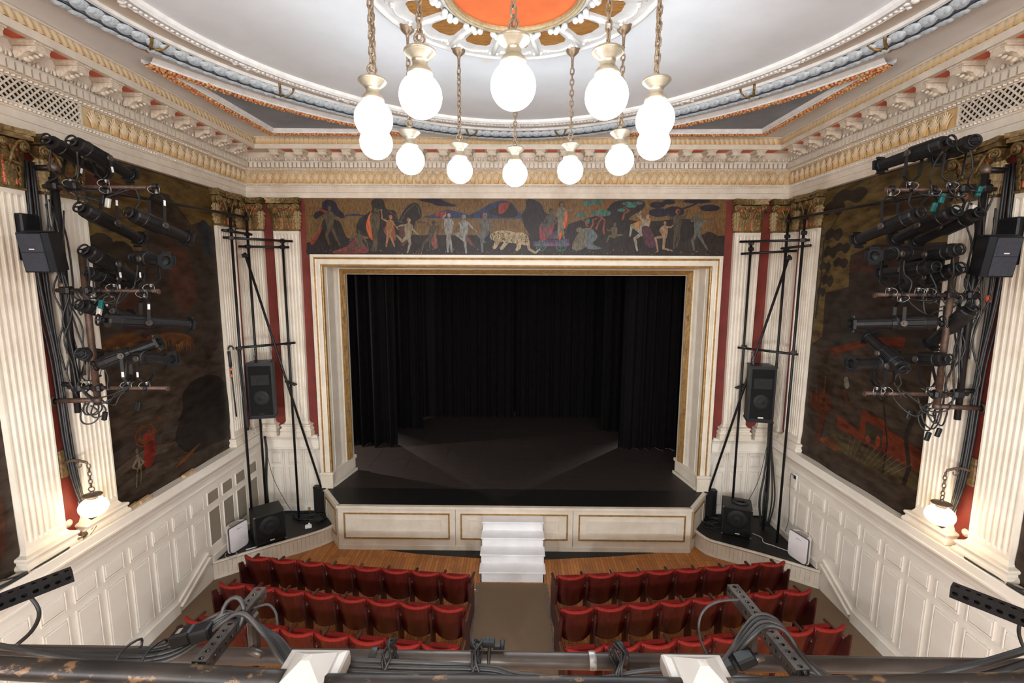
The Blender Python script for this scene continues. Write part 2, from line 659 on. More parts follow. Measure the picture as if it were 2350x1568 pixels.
def base_mesh(w):
    m = MB()
    prof = [(.02, 0), (.10, 0), (.10, .1), (.085, .105), (.10, .13), (.10, .15), (.09, .175), (.075, .185), (.07, .21), (.085, .225), (.09, .245), (.08, .262), (.05, .27), (.03, .275), (.0, .335)]
    rings = []
    for p, z in prof:
        e = p - 0.005
        rings.append([(-w / 2 - e, -0.0, z), (-w / 2 - e, .085 + e, z), (w / 2 + e, .085 + e, z), (w / 2 + e, -0.0, z)])
    m.sweep(rings, 0)
    return m


ME_BASE = base_mesh(0.48).mesh('pilaster_base', 'cream')
ME_BASE_N = base_mesh(0.36).mesh('pilaster_base', 'cream')


# corinthian capital ---------------------------------------------------------
def acanthus(h, w, curl, lobes=5, nu=8, nv=12, thick=0.0):
    m = MB()

    def fn(u, v):
        a = (u - 0.5) * 2
        ww = w * (0.62 + 0.42 * math.sin(PI * min(1, v * 0.95 + 0.05))) * (1 - 0.55 * max(0, v - 0.7) / 0.3)
        ww *= 1 - 0.34 * abs(math.sin(lobes * PI * v)) * abs(a)
        if v < 0.72:
            z = h * v / 0.78
            y = 0.012 + 0.035 * v
        else:
            t = (v - 0.72) / 0.28 * R(165)
            z = h * 0.923 + curl * math.sin(t) * 1.05
            y = 0.0372 + curl * (1 - math.cos(t))
        y += -0.016 * a * a + 0.010 * math.cos(a * PI * 5 + 2.5 * v * (1 if a > 0 else -1)) + 0.007 * math.sin(v * PI * 2 * lobes) * abs(a)
        return (a * ww / 2, y, z)
    m.grid(fn, nu, nv)
    return m


ME_ACANTH = acanthus(0.24, 0.20, 0.04, 4, 12, 24).mesh('acanthus_leaf', 'gilt')
ME_ACANTH2 = acanthus(0.37, 0.19, 0.05, 6, 12, 28).mesh('acanthus_leaf', 'gilt')


def volute_mesh(s, big=True):
    m = MB()
    r0 = 0.062 if big else 0.042
    pts = []
    for i in range(40):
        t = i / 39
        a = R(90) + s * (-t) * 2 * PI * 2.1 + (0 if s > 0 else 0)
        r = r0 * (1 - 0.86 * t)
        pts.append((math.cos(a) * r, 0.012 * t, math.sin(a) * r))
    stem = []
    L_ = 0.20 if big else 0.13
    for i in range(8):
        t = i / 7
        stem.append((-s * L_ * (1 - t) ** 0.75 * 0.95, -0.03 * (1 - t), r0 - 0.26 * (1 - t) ** 1.7 * (1 if big else .8)))
    m.tube(stem + pts, [0.016 - 0.004 * (i / 47) for i in range(48)], 6)
    m.cyl((0, -0.02, 0), (0, 0.002, 0), r0 * 0.95, n=16)
    m.sphere((0, 0.014, 0), 0.014, 8, 6)
    return m


ME_VOL = {(s, b): volute_mesh(s, b).mesh('volute', 'gilt') for s in (-1, 1) for b in (True, False)}
_ros = MB()
for k in range(5):
    a = 2 * PI * k / 5 + PI / 2
    _ros.sphere((0.03 * math.cos(a), 0.01, 0.03 * math.sin(a)), 0.026, 8, 6, sq=(1, .55, 1))
_ros.sphere((0, 0.022, 0), 0.016, 8, 6)
ME_ROS = _ros.mesh('rosette', 'gilt')


def capital_body(w):
    m = MB()
    # necking fillet, bell, abacus
    m.box((0, .055, 0.012), (w + .06, .11, .03), None, 0, .01)
    rings = []
    for z, e, y in ((0.02, 0, .085), (.2, 0.0, .09), (.4, .015, .1), (.53, .05, .12)):
        rings.append([(-w / 2 - e, 0, z), (-w / 2 - e, y, z), (w / 2 + e, y, z), (w / 2 + e, 0, z)])
    m.sweep(rings, [0, 0, 0])
    for x in (-.36 * w, -.12 * w, .12 * w, .36 * w):
        m.box((x, .105, .455), (.085, .02, .085), Matrix.Rotation(R(8), 3, 'X'), 1, .01)
    # concave abacus with moulded edge
    for z0, z1, g in ((.545, .585, 0.0), (.585, .60, -.012), (.60, .655, .015)):
        n = 8
        poly = [(-w / 2 - .07 - g, 0)]
        for i in range(n + 1):
            t = i / n * 2 - 1
            poly.append((t * (w / 2 + .075 + g), .20 + g - .075 * (1 - t * t)))
        poly.append((w / 2 + .07 + g, 0))
        m.prism(poly, lambda a, b, t, z0=z0: (a, b, z0 + t), z1 - z0, 0)
    # vertical orange leaves ground strips
    for x in (-.36 * w, -.12 * w, .12 * w, .36 * w):
        m.box((x, .092, .2), (.022, .02, .30), None, 1, .006)
    return m


ME_CAPB = capital_body(0.5).mesh('capital', ['gilt', 'coral'])
ME_CAPB_N = capital_body(0.36).mesh('capital', ['gilt', 'coral'])


def capital(parent, at, rz, w=0.5):
    me = ME_CAPB if w > 0.45 else ME_CAPB_N
    c = inst('capital', me, parent, at, rz)
    Rz = Matrix.Rotation(rz, 3, 'Z')

    def sub(name, me2, x, y, z, rzz=0, sc=None):
        o = bpy.data.objects.new(name, me2)
        COL.objects.link(o)
        o.parent = c
        o.location = (x, y, z)
        o.rotation_euler = (0, 0, rzz)
        if sc:
            o.scale = sc
    xs = (-.25 * w, .25 * w) if w > .45 else (-.2 * w, .25 * w)
    for x in xs:
        sub('acanthus_leaf', ME_ACANTH, x, .085, .025)
    for x in (-.5 * w, 0, .5 * w):
        sub('acanthus_leaf', ME_ACANTH2, x, .07, .03, 0 if x == 0 else (R(40) if x < 0 else R(-40)))
    sub('volute', ME_VOL[(-1, True)], -w / 2 - .01, .15, .47, R(14))
    sub('volute', ME_VOL[(1, True)], w / 2 + .01, .15, .47, R(-14))
    if w > .45:
        sub('volute', ME_VOL[(1, False)], -.06, .135, .475)
        sub('volute', ME_VOL[(-1, False)], .06, .135, .475)
    sub('rosette', ME_ROS, 0, .145, .60)
    return c


def pilaster(parent, at_xy, rz, w=0.48):
    n = w < 0.45
    x, y = at_xy
    p = inst('pilaster', ME_SHAFT_N if n else ME_SHAFT, parent, (x, y, SH_Z0), rz)
    b = bpy.data.objects.new('pilaster_base', ME_BASE_N if n else ME_BASE)
    COL.objects.link(b)
    b.parent = p
    b.location = (0, 0, 2.19 - SH_Z0)
    capital(parent, (x, y, SH_Z1), rz, 0.36 if n else 0.5)


PERF = MB()
for i in range(1):
    pass


def side_wall(s):
    which = 'left' if s < 0 else 'right'
    rz = wall_frame(which)
    m = MB()
    x0, x1 = s * XW, s * (XW + .3)
    m.bb((x0, YB, -0.1), (x1, 0.2, 2.1), 1)
    m.bb((x0, YB, 2.1), (x1, 0.2, 8.4), 0)
    w = struct('wall_' + which, m, ['red_wall', 'cream_dado'], f'{which} wall of the hall, red above, white panelled dado below')
    # dado cap and rails
    prof = [(0, 2.295), (.198, 2.305), (.205, 2.30), (.205, 2.195), (.217, 2.19), (.217, 2.165), (.195, 2.15), (.15, 2.09), (.12, 2.06), (.10, 2.0), (.06, 1.97), (.05, 1.90), (.06, 1.89), (.06, 1.865), (.03, 1.85), (0, 1.83)]
    m = MB()
    m.sweep([[W(s, YB + .2, z, p) for p, z in prof], [W(s, -0.02, z, p) for p, z in prof]], 0)
    part('dado_cap', m, 'cream_dado', w)
    m = MB()
    m.bb(W(s, YB + .2, 0, 0), W(s, -2.75, .2, .03), 0, .006)
    m.bb(W(s, YB + .2, .2, 0), W(s, -2.75, .225, .045), 0, .008)
    m.beam(W(s, -2.76, .21, .022), W(s, -1.98, .60, .022), .045, .04, 0, (s, 0, 0))
    m.beam(W(s, -2.76, .13, .012), W(s, -1.98, .52, .012), .025, .12, 0, (s, 0, 0))
    m.bb(W(s, -1.85, .33, 0), W(s, -0.02, .46, .03), 0, .006)
    m.bb(W(s, -1.85, .46, 0), W(s, -0.02, .485, .045), 0, .008)
    part('skirting', m, 'cream_dado', w)
    # raised panels, one object each
    ys = [-4.29 - .43 * k for k in range(1, 10)] + [-4.29 + .43 * k for k in range(0, 10)]
    for y in ys:
        grille = s < 0 and y > -1.8
        if y > -.3:
            continue
        if grille:
            for (zc, h) in ((1.575, .22), (1.0, .66)):
                g = MB()
                fr = .3
                # perforated panel: slanting bars, void behind
                g.box(W(s, y, zc, .004), (.004, fr, h), None, 1)
                nb = int((fr + h) / .024)
                for k in range(nb):
                    t = -(fr + h) / 2 + (k + .5) * .024
                    ya, za, yb, zb = t - h / 2, -h / 2, t + h / 2, h / 2
                    if ya < -fr / 2:
                        za += -fr / 2 - ya
                        ya = -fr / 2
                    if yb > fr / 2:
                        zb -= yb - fr / 2
                        yb = fr / 2
                    if zb - za > .01:
                        g.beam(W(s, y + ya, zc + za, .009), W(s, y + yb, zc + zb, .009), .013, .006, 0, (s, 0, 0))
                gr_ = part('grille', g, ['mesh_grey', 'void'], w)
                inst('grille_frame', frame_mesh(.325, h + .025, .016, .022).mesh('grille_frame', 'cream_dado'), w, W(s, y, zc, .008), rz)
            continue
        inst('panel_moulding', ME_FR_S, w, W(s, y, 1.575, .008), rz)
        inst('upper_panel', ME_PANEL_S, w, W(s, y, 1.575, .004), rz)
        if y > -2.8:
            # lowest edge rises with the skirting
            zb = .40 + (.33 if y > -2.3 else .14)
            hh = 1.33 - zb
            g = frame_mesh(.335, hh, .022, .022)
            me = g.mesh('panel_moulding', 'cream_dado')
            inst('panel_moulding', me, w, W(s, y, (1.33 + zb) / 2, .008), rz)
            me = MB().box((0, 0, 0), (.29, .03, hh - .06), None, 0, .022).mesh('lower_panel', 'cream_dado')
            inst('lower_panel', me, w, W(s, y, (1.33 + zb) / 2, .004), rz)
        else:
            inst('panel_moulding', ME_FR_L, w, W(s, y, .84, .008), rz)
            inst('lower_panel', ME_PANEL_L, w, W(s, y, .84, .004), rz)
    # pilasters
    for y in (-4.75, -4.0, -.82):
        pilaster(w, (s * XW, y), rz)
    pilaster(w, (s * XW, -.19), rz, .36)
    return w


wl = side_wall(-1)
wr = side_wall(1)

# front (proscenium) wall ------------------------------------------------------
m = MB()
PO, PZ = 4.05, 5.87           # opening at the wall face
for s in (-1, 1):
    m.bb((s * PO, 0, 2.15), (s * 5.9, .3, 8.4), 0)
    m.bb((s * 4.28, .1, -.1), (s * 5.9, .3, 2.15), 1)
    m.bb((s * PO, .0, .9), (s * 4.30, .3, 2.15), 1)
m.bb((-PO, 0, PZ), (PO, .3, 8.4), 0)
wf = struct('wall_front', m, ['red_wall', 'cream_dado'], 'proscenium wall, dark red between fluted pilasters, around the stage opening')
for s in (-1, 1):
    pilaster(wf, (s * 4.735, 0), PI)
    pilaster(wf, (s * 5.42, 0), PI, .36)
    # dado of the front wall with cupboard doors
    m = MB()
    prof = [(-.1, 2.19), (.06, 2.19), (.085, 2.17), (.085, 2.14), (.05, 2.11), (.04, 2.08), (.03, 2.06), (.03, 1.9), (.05, 1.89), (.05, 1.865), (.02, 1.85), (-.1, 1.85)]
    m.sweep([[(s * 4.31, -p, z) for p, z in prof], [(s * 5.56, -p, z) for p, z in prof]], 0)
    m.bb((s * 4.31, .0, 1.85), (s * 5.6, .1, 2.19), 0)
    m.bb((s * 4.32, .06, .36), (s * 5.6, .1, .5), 0, .01)
    part('dado_cap', m, 'cream_dado', wf)
    for xc, wd in ((4.56, .2), (4.93, .3), (5.34, .24)):
        for zc, h in ((1.6, .28), (.98, .82)):
            me = frame_mesh(wd, h, .022, .03).mesh('panel_moulding', 'cream_dado')
            inst('panel_moulding', me, wf, (s * xc, .095, zc))
            me = MB().box((0, 0, 0), (wd - .05, .04, h - .06), None, 0, .025).mesh('raised_panel', 'cream_dado')
            inst('raised_panel', me, wf, (s * xc, .098, zc))
    m = MB()
    for x in (4.69, 4.735, 5.15, 5.19):
        m.bb((s * x, .092, .5), (s * (x + .012), .11, 1.84), 0)
    part('door_joint', m, 'gold_line' if False else 'beige_band', wf)

# proscenium frame: outer architrave swept around the opening, splayed reveal behind
FO_X, FO_Z, FB = 4.285, 6.09, 1.32


def frame_sweep(prof, mi):
    """prof of (inset, y) or (side inset, top inset, y), measured inwards from the outer edge"""
    g = MB()
    rings = []
    for side in range(4):
        ring = []
        for q in prof:
            i, iz, y = q if len(q) == 3 else (q[0], q[0], q[1])
            x, z = FO_X - i, FO_Z - iz
            ring.append([(-x, y, FB), (-x, y, z), (x, y, z), (x, y, FB)][side])
        rings.append(ring)
    g.sweep(rings, mi)
    return g


fprof = [(0, .01), (0, -.05), (.045, -.05), (.055, -.04), (.06, -.035), (.07, -.03), (.088, -.04), (.1, -.035), (.12, -.03), (.13, -.035), (.19, -.035), (.2, -.03), (.205, -.035), (.225, -.045), (.245, -.035), (.25, 0.02)]
g = frame_sweep(fprof, [0, 0, 0, 0, 1, 1, 1, 0, 0, 0, 0, 0, 1, 1, 1])
pf = part('proscenium_frame', g, ['cream', 'gold_line'], wf)
# splayed reveal (insets grow with depth): panel, roll, reeded gold band, white edge
rprof = [(.25, .25, .02), (.26, .252, .10), (.262, .254, .12), (.27, .256, .13), (.285, .258, .42), (.29, .262, .44), (.275, .255, .47), (.29, .262, .50), (.30, .264, .52), (.325, .27, .60)]
g = frame_sweep(rprof, [0] * 9)
part('reveal_panel', g, ['cream'], wf)
for k in range(5):
    a = .345 + .0115 * k
    y = .63 + .042 * k
    gg = MB()
    rings = []
    for side in range(4):
        ring = []
        for j in range(7):
            t = PI * j / 6
            i2 = a + .006 + (-.006) * math.cos(t) + .0 - .012 * math.sin(t) * -1
            y2 = y + .021 - .021 * math.cos(t)
            x, z = FO_X - (a + .0115 * j / 6 + .008 * math.sin(t)), FO_Z - (.285 + .021 * k + .021 * j / 6 + .008 * math.sin(t))
            ring.append([(-x, y2, FB), (-x, y2, z), (x, y2, z), (x, y2, FB)][side])
        rings.append(ring)
    gg.sweep(rings, 0)
    part('gold_reed', gg, 'gold_line', wf)
rp2 = [(.325, .27, .60), (.342, .283, .62), (.343, .286, .63)]
g = frame_sweep(rp2, 0)
g2 = [(.402, .84), (.385, .85), (.385, .88), (.38, 1.0), (.05, 1.02)]
rings = []
for side in range(4):
    ring = []
    for (i, y) in g2:
        x, z = FO_X - i, FO_Z - i
        ring.append([(-x, y, FB), (-x, y, z), (x, y, z), (x, y, FB)][side])
    rings.append(ring)
g.sweep(rings, 0)
part('reveal_edge', g, 'cream', wf)
# crossed ribbons binding the reeded band
rb = MB()
for q in (-1, 1):
    rb.beam((-.016, -.11, -.07 * q), (.016, .11, .07 * q), .012, .022, 0, (0, 0, 1))
ME_XR = rb.mesh('crossed_ribbon', 'olive_gilt')
for s in (-1, 1):
    for z in (1.75, 2.5, 3.25, 4.0, 4.75, 5.4):
        inst('crossed_ribbon', ME_XR, wf, (s * (FO_X - .387), .735, z), 0, (1, 1, 1) if s > 0 else (-1, 1, 1))
for k in range(9):
    inst('crossed_ribbon', ME_XR, wf, (-3.4 + .85 * k, .735, FO_Z - .335), 0, None, (0, R(90), 0))
# plinth blocks below the frame
for s in (-1, 1):
    g = MB()
    g.bb((s * 4.30, -.07, .96), (s * 4.02, .08, 1.26), 0, .01)
    g.bb((s * 4.315, -.085, 1.26), (s * 4.005, .09, 1.33), 0, .015)
    g.prism([(4.03, .08), (3.885, 1.0), (4.1, 1.02), (4.25, .08)], lambda a, b, t, s=s: (s * a, b, .96 + t), .3, 0)
    g.prism([(4.01, .07), (3.86, 1.03), (4.1, 1.05), (4.25, .07)], lambda a, b, t, s=s: (s * a, b, 1.26 + t), .07, 0)
    g.prism([(4.03, .03), (3.845, .98), (3.83, .98), (4.01, .02)], lambda a, b, t, s=s: (s * a, b, .96 + t), .07, 0)
    part('plinth', g, 'cream', wf)

# rear wall and ceiling ---------------------------------------------------------
m = MB()
m.bb((-5.9, YB - .2, -.1), (5.9, YB, 8.4), 0)
struct('wall_rear', m, 'cream', 'rear wall of the hall behind the balcony')

m = MB()
m.bb((-5.9, YB, ZC), (5.9, .3, ZC + .15), 0)
ceil = struct('ceiling', m, 'ceiling_grey', 'pale grey plaster ceiling with round white centre and moulded ring')
CY = -5.2


def rring(base, amp, th):
    return base + amp * math.cos(4 * th)


def ring_pt(base, amp, th, z):
    r = rring(base, amp, th)
    return (r * math.sin(th), CY + r * math.cos(th), z)


def ring_sweep(prof, a0, a1, n, mats, name, mi=0):
    g = MB()
    rings = []
    for i in range(n + 1):
        th = a0 + (a1 - a0) * i / n
        rings.append([ring_pt(b, a, th, z) for b, a, z in prof])
    g.sweep(rings, mi)
    return part(name, g, mats, ceil)


# white inner field
g = MB()
pts = [ring_pt(3.60, .06, 2 * PI * i / 96, ZC - .012) for i in range(96)]
g.add(pts, [list(range(96))], 0)
part('white_field', g, 'ceiling_white', ceil)
ring_sweep([(3.56, .06, ZC - .01), (3.57, .06, ZC - .05), (3.60, .06, ZC - .075), (3.66, .06, ZC - .06), (3.70, .06, ZC - .08), (3.74, .06, ZC - .05), (3.76, .06, ZC - .015)], 0, 2 * PI, 96, 'fillet', 'egg_moulding_bed')
ring_sweep([(3.75, .06, ZC - .015), (3.99, .08, ZC - .015)], 0, 2 * PI, 96, 'beige_band', 'flat_band')
ring_sweep([(3.98, .08, ZC - .01), (3.985, .08, ZC - .05), (4.02, .08, ZC - .055), (4.03, .08, ZC - .01)], 0, 2 * PI, 96, 'fillet', 'fillet')
ring_sweep([(4.03, .1, ZC - .005), (4.05, .1, ZC - .06), (4.13, .11, ZC - .115), (4.21, .12, ZC - .115), (4.29, .12, ZC - .06), (4.32, .12, ZC - .005)], 0, 2 * PI, 96, 'blue_dark', 'garland_bed')
ring_sweep([(4.32, .12, ZC - .004), (4.325, .12, ZC - .03), (4.345, .12, ZC - .03), (4.35, .12, ZC - .004)], 0, 2 * PI, 96, 'fillet', 'fillet')
# egg moulding: small eggs
eg = MB()
for i in range(260):
    th = R(-118) + R(236) * i / 260
    p = ring_pt(3.66, .06, th, ZC - .075)
    eg.sphere(p, .022, 6, 4, sq=(1, 1, .6))
part('egg_moulding', eg, 'fillet', ceil, None, True)


# laurel garland leaves
def laurel():
    g = MB()

    def fn(u, v):
        a = (u - .5) * 2
        w = .062 * math.sin(PI * (0.12 + .88 * v)) ** .8
        return (a * w, (v - .5) * .22, -.016 - .022 * math.sin(PI * v) * (1 - a * a * .8) - .006 * (1 if abs(a) < .2 else 0))
    g.grid(fn, 4, 6)
    return g


ME_LAUREL = laurel().mesh('laurel_leaf', 'blue_leaf')
NL = 98
for i in range(NL):
    th = R(-104) + R(208) * (i + .5) / NL
    for k, (b, dz) in enumerate(((4.07, -.065), (4.17, -.112), (4.27, -.065))):
        th2 = th + (R(1.06) if k == 1 else 0)
        p = ring_pt(b, .115, th2, ZC + dz)
        o = inst('laurel_leaf', ME_LAUREL, ceil, p, 0, None, (0, R((-32, 0, 32)[k]) * (1 if th2 > 0 else -1), -th2 + R(90) + (PI if th2 > 0 else 0)))
rbm = MB()
rbm.tube([(.17 * math.cos(t), .10 * math.cos(t), -.115 * math.sin(t)) for t in [PI * i / 10 for i in range(11)]], .018, 6)
rbm.tube([(.17 * math.cos(t), -.10 * math.cos(t), -.117 * math.sin(t)) for t in [PI * i / 10 for i in range(11)]], .018, 6)
ME_RIB = rbm.mesh('ribbon', 'gilt')
for i in range(10):
    th = R(-99) + R(22) * i
    p = ring_pt(4.17, .115, th, ZC - .01)
    inst('ribbon', ME_RIB, ceil, p, PI / 2 - th)
# leaf clusters over the inner moulding between the ribbons
for i in range(9):
    th = R(-88) + R(22) * i
    g = MB()
    for k in range(7):
        p = ring_pt(3.69 + .04 * math.sin(k * 2.1), .06, th + R(.8) * (k - 3), ZC - .078)
        g.sphere(p, .036 - .005 * abs(k - 3), 7, 5, sq=(1, 1, .45))
    part('leaf_cluster', g, 'fillet', ceil)

# spandrel panels
for s in (-1, 1):
    A, B, Cc = Vector((s * 4.62, -3.75, 0)), Vector((s * 4.54, -.92, 0)), Vector((s * 2.0, -.86, 0))
    # curved hypotenuse follows the ring
    curve = []
    for i in range(17):
        t = i / 16
        p = A.lerp(Cc, t)
        d = Vector((p.x, p.y - CY, 0))
        bulge = .34 * math.sin(PI * t)
        curve.append(p + d.normalized() * bulge)
    poly = [B] + curve
    cen = sum(poly, Vector()) / len(poly)
    g = MB()
    g.add([(p.x, p.y, ZC - .006) for p in poly], [list(range(len(poly)))], 0)
    part('blue_field', g, 'blue_field', ceil)
    loop = [Vector((p.x, p.y, 0)) for p in poly]

    def offset(lp, d):
        out = []
        n = len(lp)
        for i in range(n):
            a, b, c = lp[i - 1], lp[i], lp[(i + 1) % n]
            e1, e2 = (b - a).normalized(), (c - b).normalized()
            n1 = Vector((-e1.y, e1.x, 0))
            n2 = Vector((-e2.y, e2.x, 0))
            if n1.dot(cen - b) < 0:
                n1 = -n1
            if n2.dot(cen - b) < 0:
                n2 = -n2
            nn = (n1 + n2)
            nn = nn.normalized() if nn.length > .1 else n1
            k = 1 / max(.6, nn.dot(n1))
            out.append(b + nn * d * k)
        return out
    rings = []
    pr = ((0, -.002), (.008, -.05), (.03, -.05), (.036, -.075), (.145, -.075), (.152, -.05), (.165, -.05), (.19, -.012), (.2, -.004))
    offs = [offset(loop, d) for d, z in pr]
    n = len(loop)
    g = MB()
    for i in range(n + 1):
        g_ring = [(offs[k][i % n].x, offs[k][i % n].y, ZC + pr[k][1]) for k in range(len(pr))]
        rings.append(g_ring)
    g.sweep(rings, [0, 0, 0, 1, 0, 0, 0, 0])
    part('spandrel_moulding', g, ['fillet', 'floral'], ceil)
    fl = MB()
    mids = [offset(loop, .062), offset(loop, .115)]
    for i in range(2 * n):
        mid = mids[i % 2]
        i //= 2
        a, b = mid[i], mid[(i + 1) % n]
        k = max(1, int((b - a).length / .05))
        for j in range(k):
            p = a.lerp(b, (j + .5) / k)
            fl.sphere((p.x + random.uniform(-.014, .014), p.y + random.uniform(-.014, .014), ZC - .08), random.uniform(.022, .034), 6, 4, sq=(1, 1, .8), mi=0)
    part('flower_garland', fl, 'floral', ceil, None, True)

# central medallion -------------------------------------------------------------
med = root('ceiling_medallion', 'large white plaster ceiling rose with gold panels and orange centre', 'ceiling rose', (0, CY, ZC - .012))
ZM = ZC - .012
g = MB()
g.lathe([(1.41, 0), (1.41, -.025), (1.38, -.035), (1.36, -.02), (1.33, -.02), (1.31, -.03), (.72, -.03), (.72, -.05), (.66, -.055)], (0, CY, ZM), n=72)
part('rose_plate', g, 'fillet', med)
g = MB()
g.lathe([(.67, -.05), (.665, -.09), (.64, -.095), (.635, -.075), (.62, -.075), (.615, -.095), (.60, -.09), (.6, -.05)], (0, CY, ZM), n=64)
part('centre_ring', g, 'olive_gilt', med)
g = MB()
g.lathe([(.6, -.05), (.5, -.035), (.3, -.02), (0, -.015)], (0, CY, ZM), n=64)
part('centre_disc', g, 'orange_disc', med)
NP = 15
for k in range(NP):
    a = 2 * PI * k / NP
    g = MB()
    hw0, hw1 = R(7.0), R(7.8)
    poly = []
    for r, h in ((.80, -hw0), (1.04, -hw1), (1.08, -hw1 * .8), (1.1, 0), (1.08, hw1 * .8), (1.04, hw1), (.80, hw0), (.79, 0)):
        poly.append((r * math.sin(a + h), CY + r * math.cos(a + h)))
    g.prism(poly, lambda x, y, t: (x, y, ZM - .03 - t), .006, 0)
    part('gold_panel', g, 'medal_gold', med)
    g = MB()
    a2 = a + PI / NP
    d = Vector((math.sin(a2), math.cos(a2), 0))
    c0 = Vector((0, CY, ZM - .035))
    g.tube([c0 + d * .78, c0 + d * .95, c0 + d * 1.0, c0 + d * 1.05, c0 + d * 1.24], [.035, .022, .034, .022, .03], 8)
    part('rib', g, 'fillet', med)
    g = MB()
    for q in range(-2, 3):
        aa = a2 + R(3.2) * q
        rr = .755 + .035 * (abs(q) % 2)
        g.sphere((rr * math.sin(aa), CY + rr * math.cos(aa), ZM - .065), .034, 8, 6)
    part('flower_cluster', g, 'fillet', med)
    g = MB()
    for q in range(-3, 4):
        aa = a2 + R(2.0) * q
        rr = 1.24 + .03 * math.cos(q * 1.4)
        g.sphere((rr * math.sin(aa), CY + rr * math.cos(aa), ZM - .035), .024, 6, 5, sq=(1, 1, .6))
    arc = []
    for q in range(9):
        aa = a + R(8.5) * (q - 4) / 4
        rr = 1.18 + .07 * math.sin(PI * q / 8)
        arc.append((rr * math.sin(aa), CY + rr * math.cos(aa), ZM - .036))
    g.tube(arc, .011, 5)
    part('scroll', g, 'fillet', med)

# cornice -----------------------------------------------------------------------
CP = [(0, 7.22), (.10, 7.22), (.10, 7.325), (.115, 7.33), (.115, 7.42), (.13, 7.425), (.13, 7.445), (.16, 7.47), (.16, 7.49),
      (.13, 7.49), (.13, 7.735), (.155, 7.735), (.165, 7.75), (.22, 7.77), (.22, 7.875), (.235, 7.88), (.245, 7.90), (.30, 7.965), (.31, 7.97),
      (.31, 8.05), (.60, 8.05), (.60, 8.04), (.625, 8.04), (.625, 8.125), (.60, 8.13), (.60, 8.14), (.56, 8.245), (.60, 8.25), (.61, 8.265), (.40, 8.272)]
CM = [0] * 29
CM[9] = 1
CM[25] = 1
YE = -9.0


def cornice_pt(which, t, p, z):
    """t along the wall"""
    if which == 'front':
        return (t, -p, z)
    s = -1 if which == 'left' else 1
    return (s * (XW - p), t, z)


dent = MB().box((0, .03, 0), (.062, .06, .092), None, 0)
ME_DENT = dent.mesh('dentil', 'plaster')


def modillion():
    g = MB()
    g.box((0, .0, .055), (.20, .28, .03), None, 0, .006)
    g.box((0, -.01, .032), (.175, .25, .02), None, 0)
    # scrolled console
    prof = [(-.13, .02), (-.13, -.085), (-.10, -.1), (-.06, -.085), (-.02, -.045), (.05, -.03), (.09, -.045), (.115, -.03), (.115, .02)]
    g.prism(prof, lambda a, b, t: (-.075 + t, a, b), .15, 0)
    for x in (-.078, .078):
        g.cyl((x - .006, -.09, -.05), (x + .006, -.09, -.05), .04, n=10)
        g.cyl((x - .006, .08, -.02), (x + .006, .08, -.02), .026, n=10)
    for k in range(4):
        g.sphere((0, -.06 + .05 * k, -.085 + .014 * k), .045 - .006 * k, 8, 5, sq=(1, .7, .6))
    return g


ME_MOD = modillion().mesh('modillion', 'plaster_relief')
sof = MB().box((0, 0, 0), (.19, .15, .006), None, 0, .002)
ME_SOF = sof.mesh('soffit_panel', 'coral')


def frieze_leaf():
    g = MB()
    # palmette: strands rise from one stem, fan out and curl over at the top
    for k in range(-3, 4):
        a = k / 3
        pts, rr = [], []
        for i in range(7):
            t = i / 6
            x = a * (.018 + .068 * t ** 1.5)
            z = -.112 + (.232 - .075 * abs(a) ** 1.6) * t
            y = .006 + .026 * math.sin(PI * (.1 + .75 * t)) * (1 - .3 * abs(a))
            if i == 6:
                x += .018 * a
                z -= .018 * abs(a)
                y += .014
            pts.append((x, y, z))
            rr.append(.0075 + .0065 * math.sin(PI * min(1, t * 1.05)))
        g.tube(pts, rr, 5)
    g.sphere((0, .02, .098), .017, 6, 5)
    return g


ME_FLEAF = frieze_leaf().mesh('acanthus_leaf', 'gold_leafwork')
fl2 = MB()
for e, rr_ in ((.046, .009), (.026, .008)):
    fl2.tube([(e * math.cos(t), .014, -.075 + e * 1.75 * math.sin(t)) for t in [R(-35) + R(250) * i / 10 for i in range(11)]], rr_, 5)
fl2.sphere((0, .014, -.082), .018, 6, 5, sq=(1, .7, 1.5))
ME_FBUD = fl2.mesh('bud', 'gold_leafwork')


def crown_leaf():
    g = MB()

    def fn(u, v):
        a = (u - .5) * 2
        w = .058 * (.7 + .35 * math.sin(PI * v))
        y = .006 + .022 * (1 - a * a) + .008 * math.sin(a * PI * 2)
        return (a * w + .02 * v, y - .04 * v, -.056 + .118 * v)
    g.grid(fn, 5, 4)
    return g


ME_CLEAF = crown_leaf().mesh('crown_leaf', 'gold_leafwork')
egg = MB()
egg.sphere((0, .012, 0), .026, 6, 5, sq=(1, .8, 1.35))
egg.box((.041, .004, 0), (.012, .02, .06), None, 0)
ME_EGG = egg.mesh('egg', 'plaster')

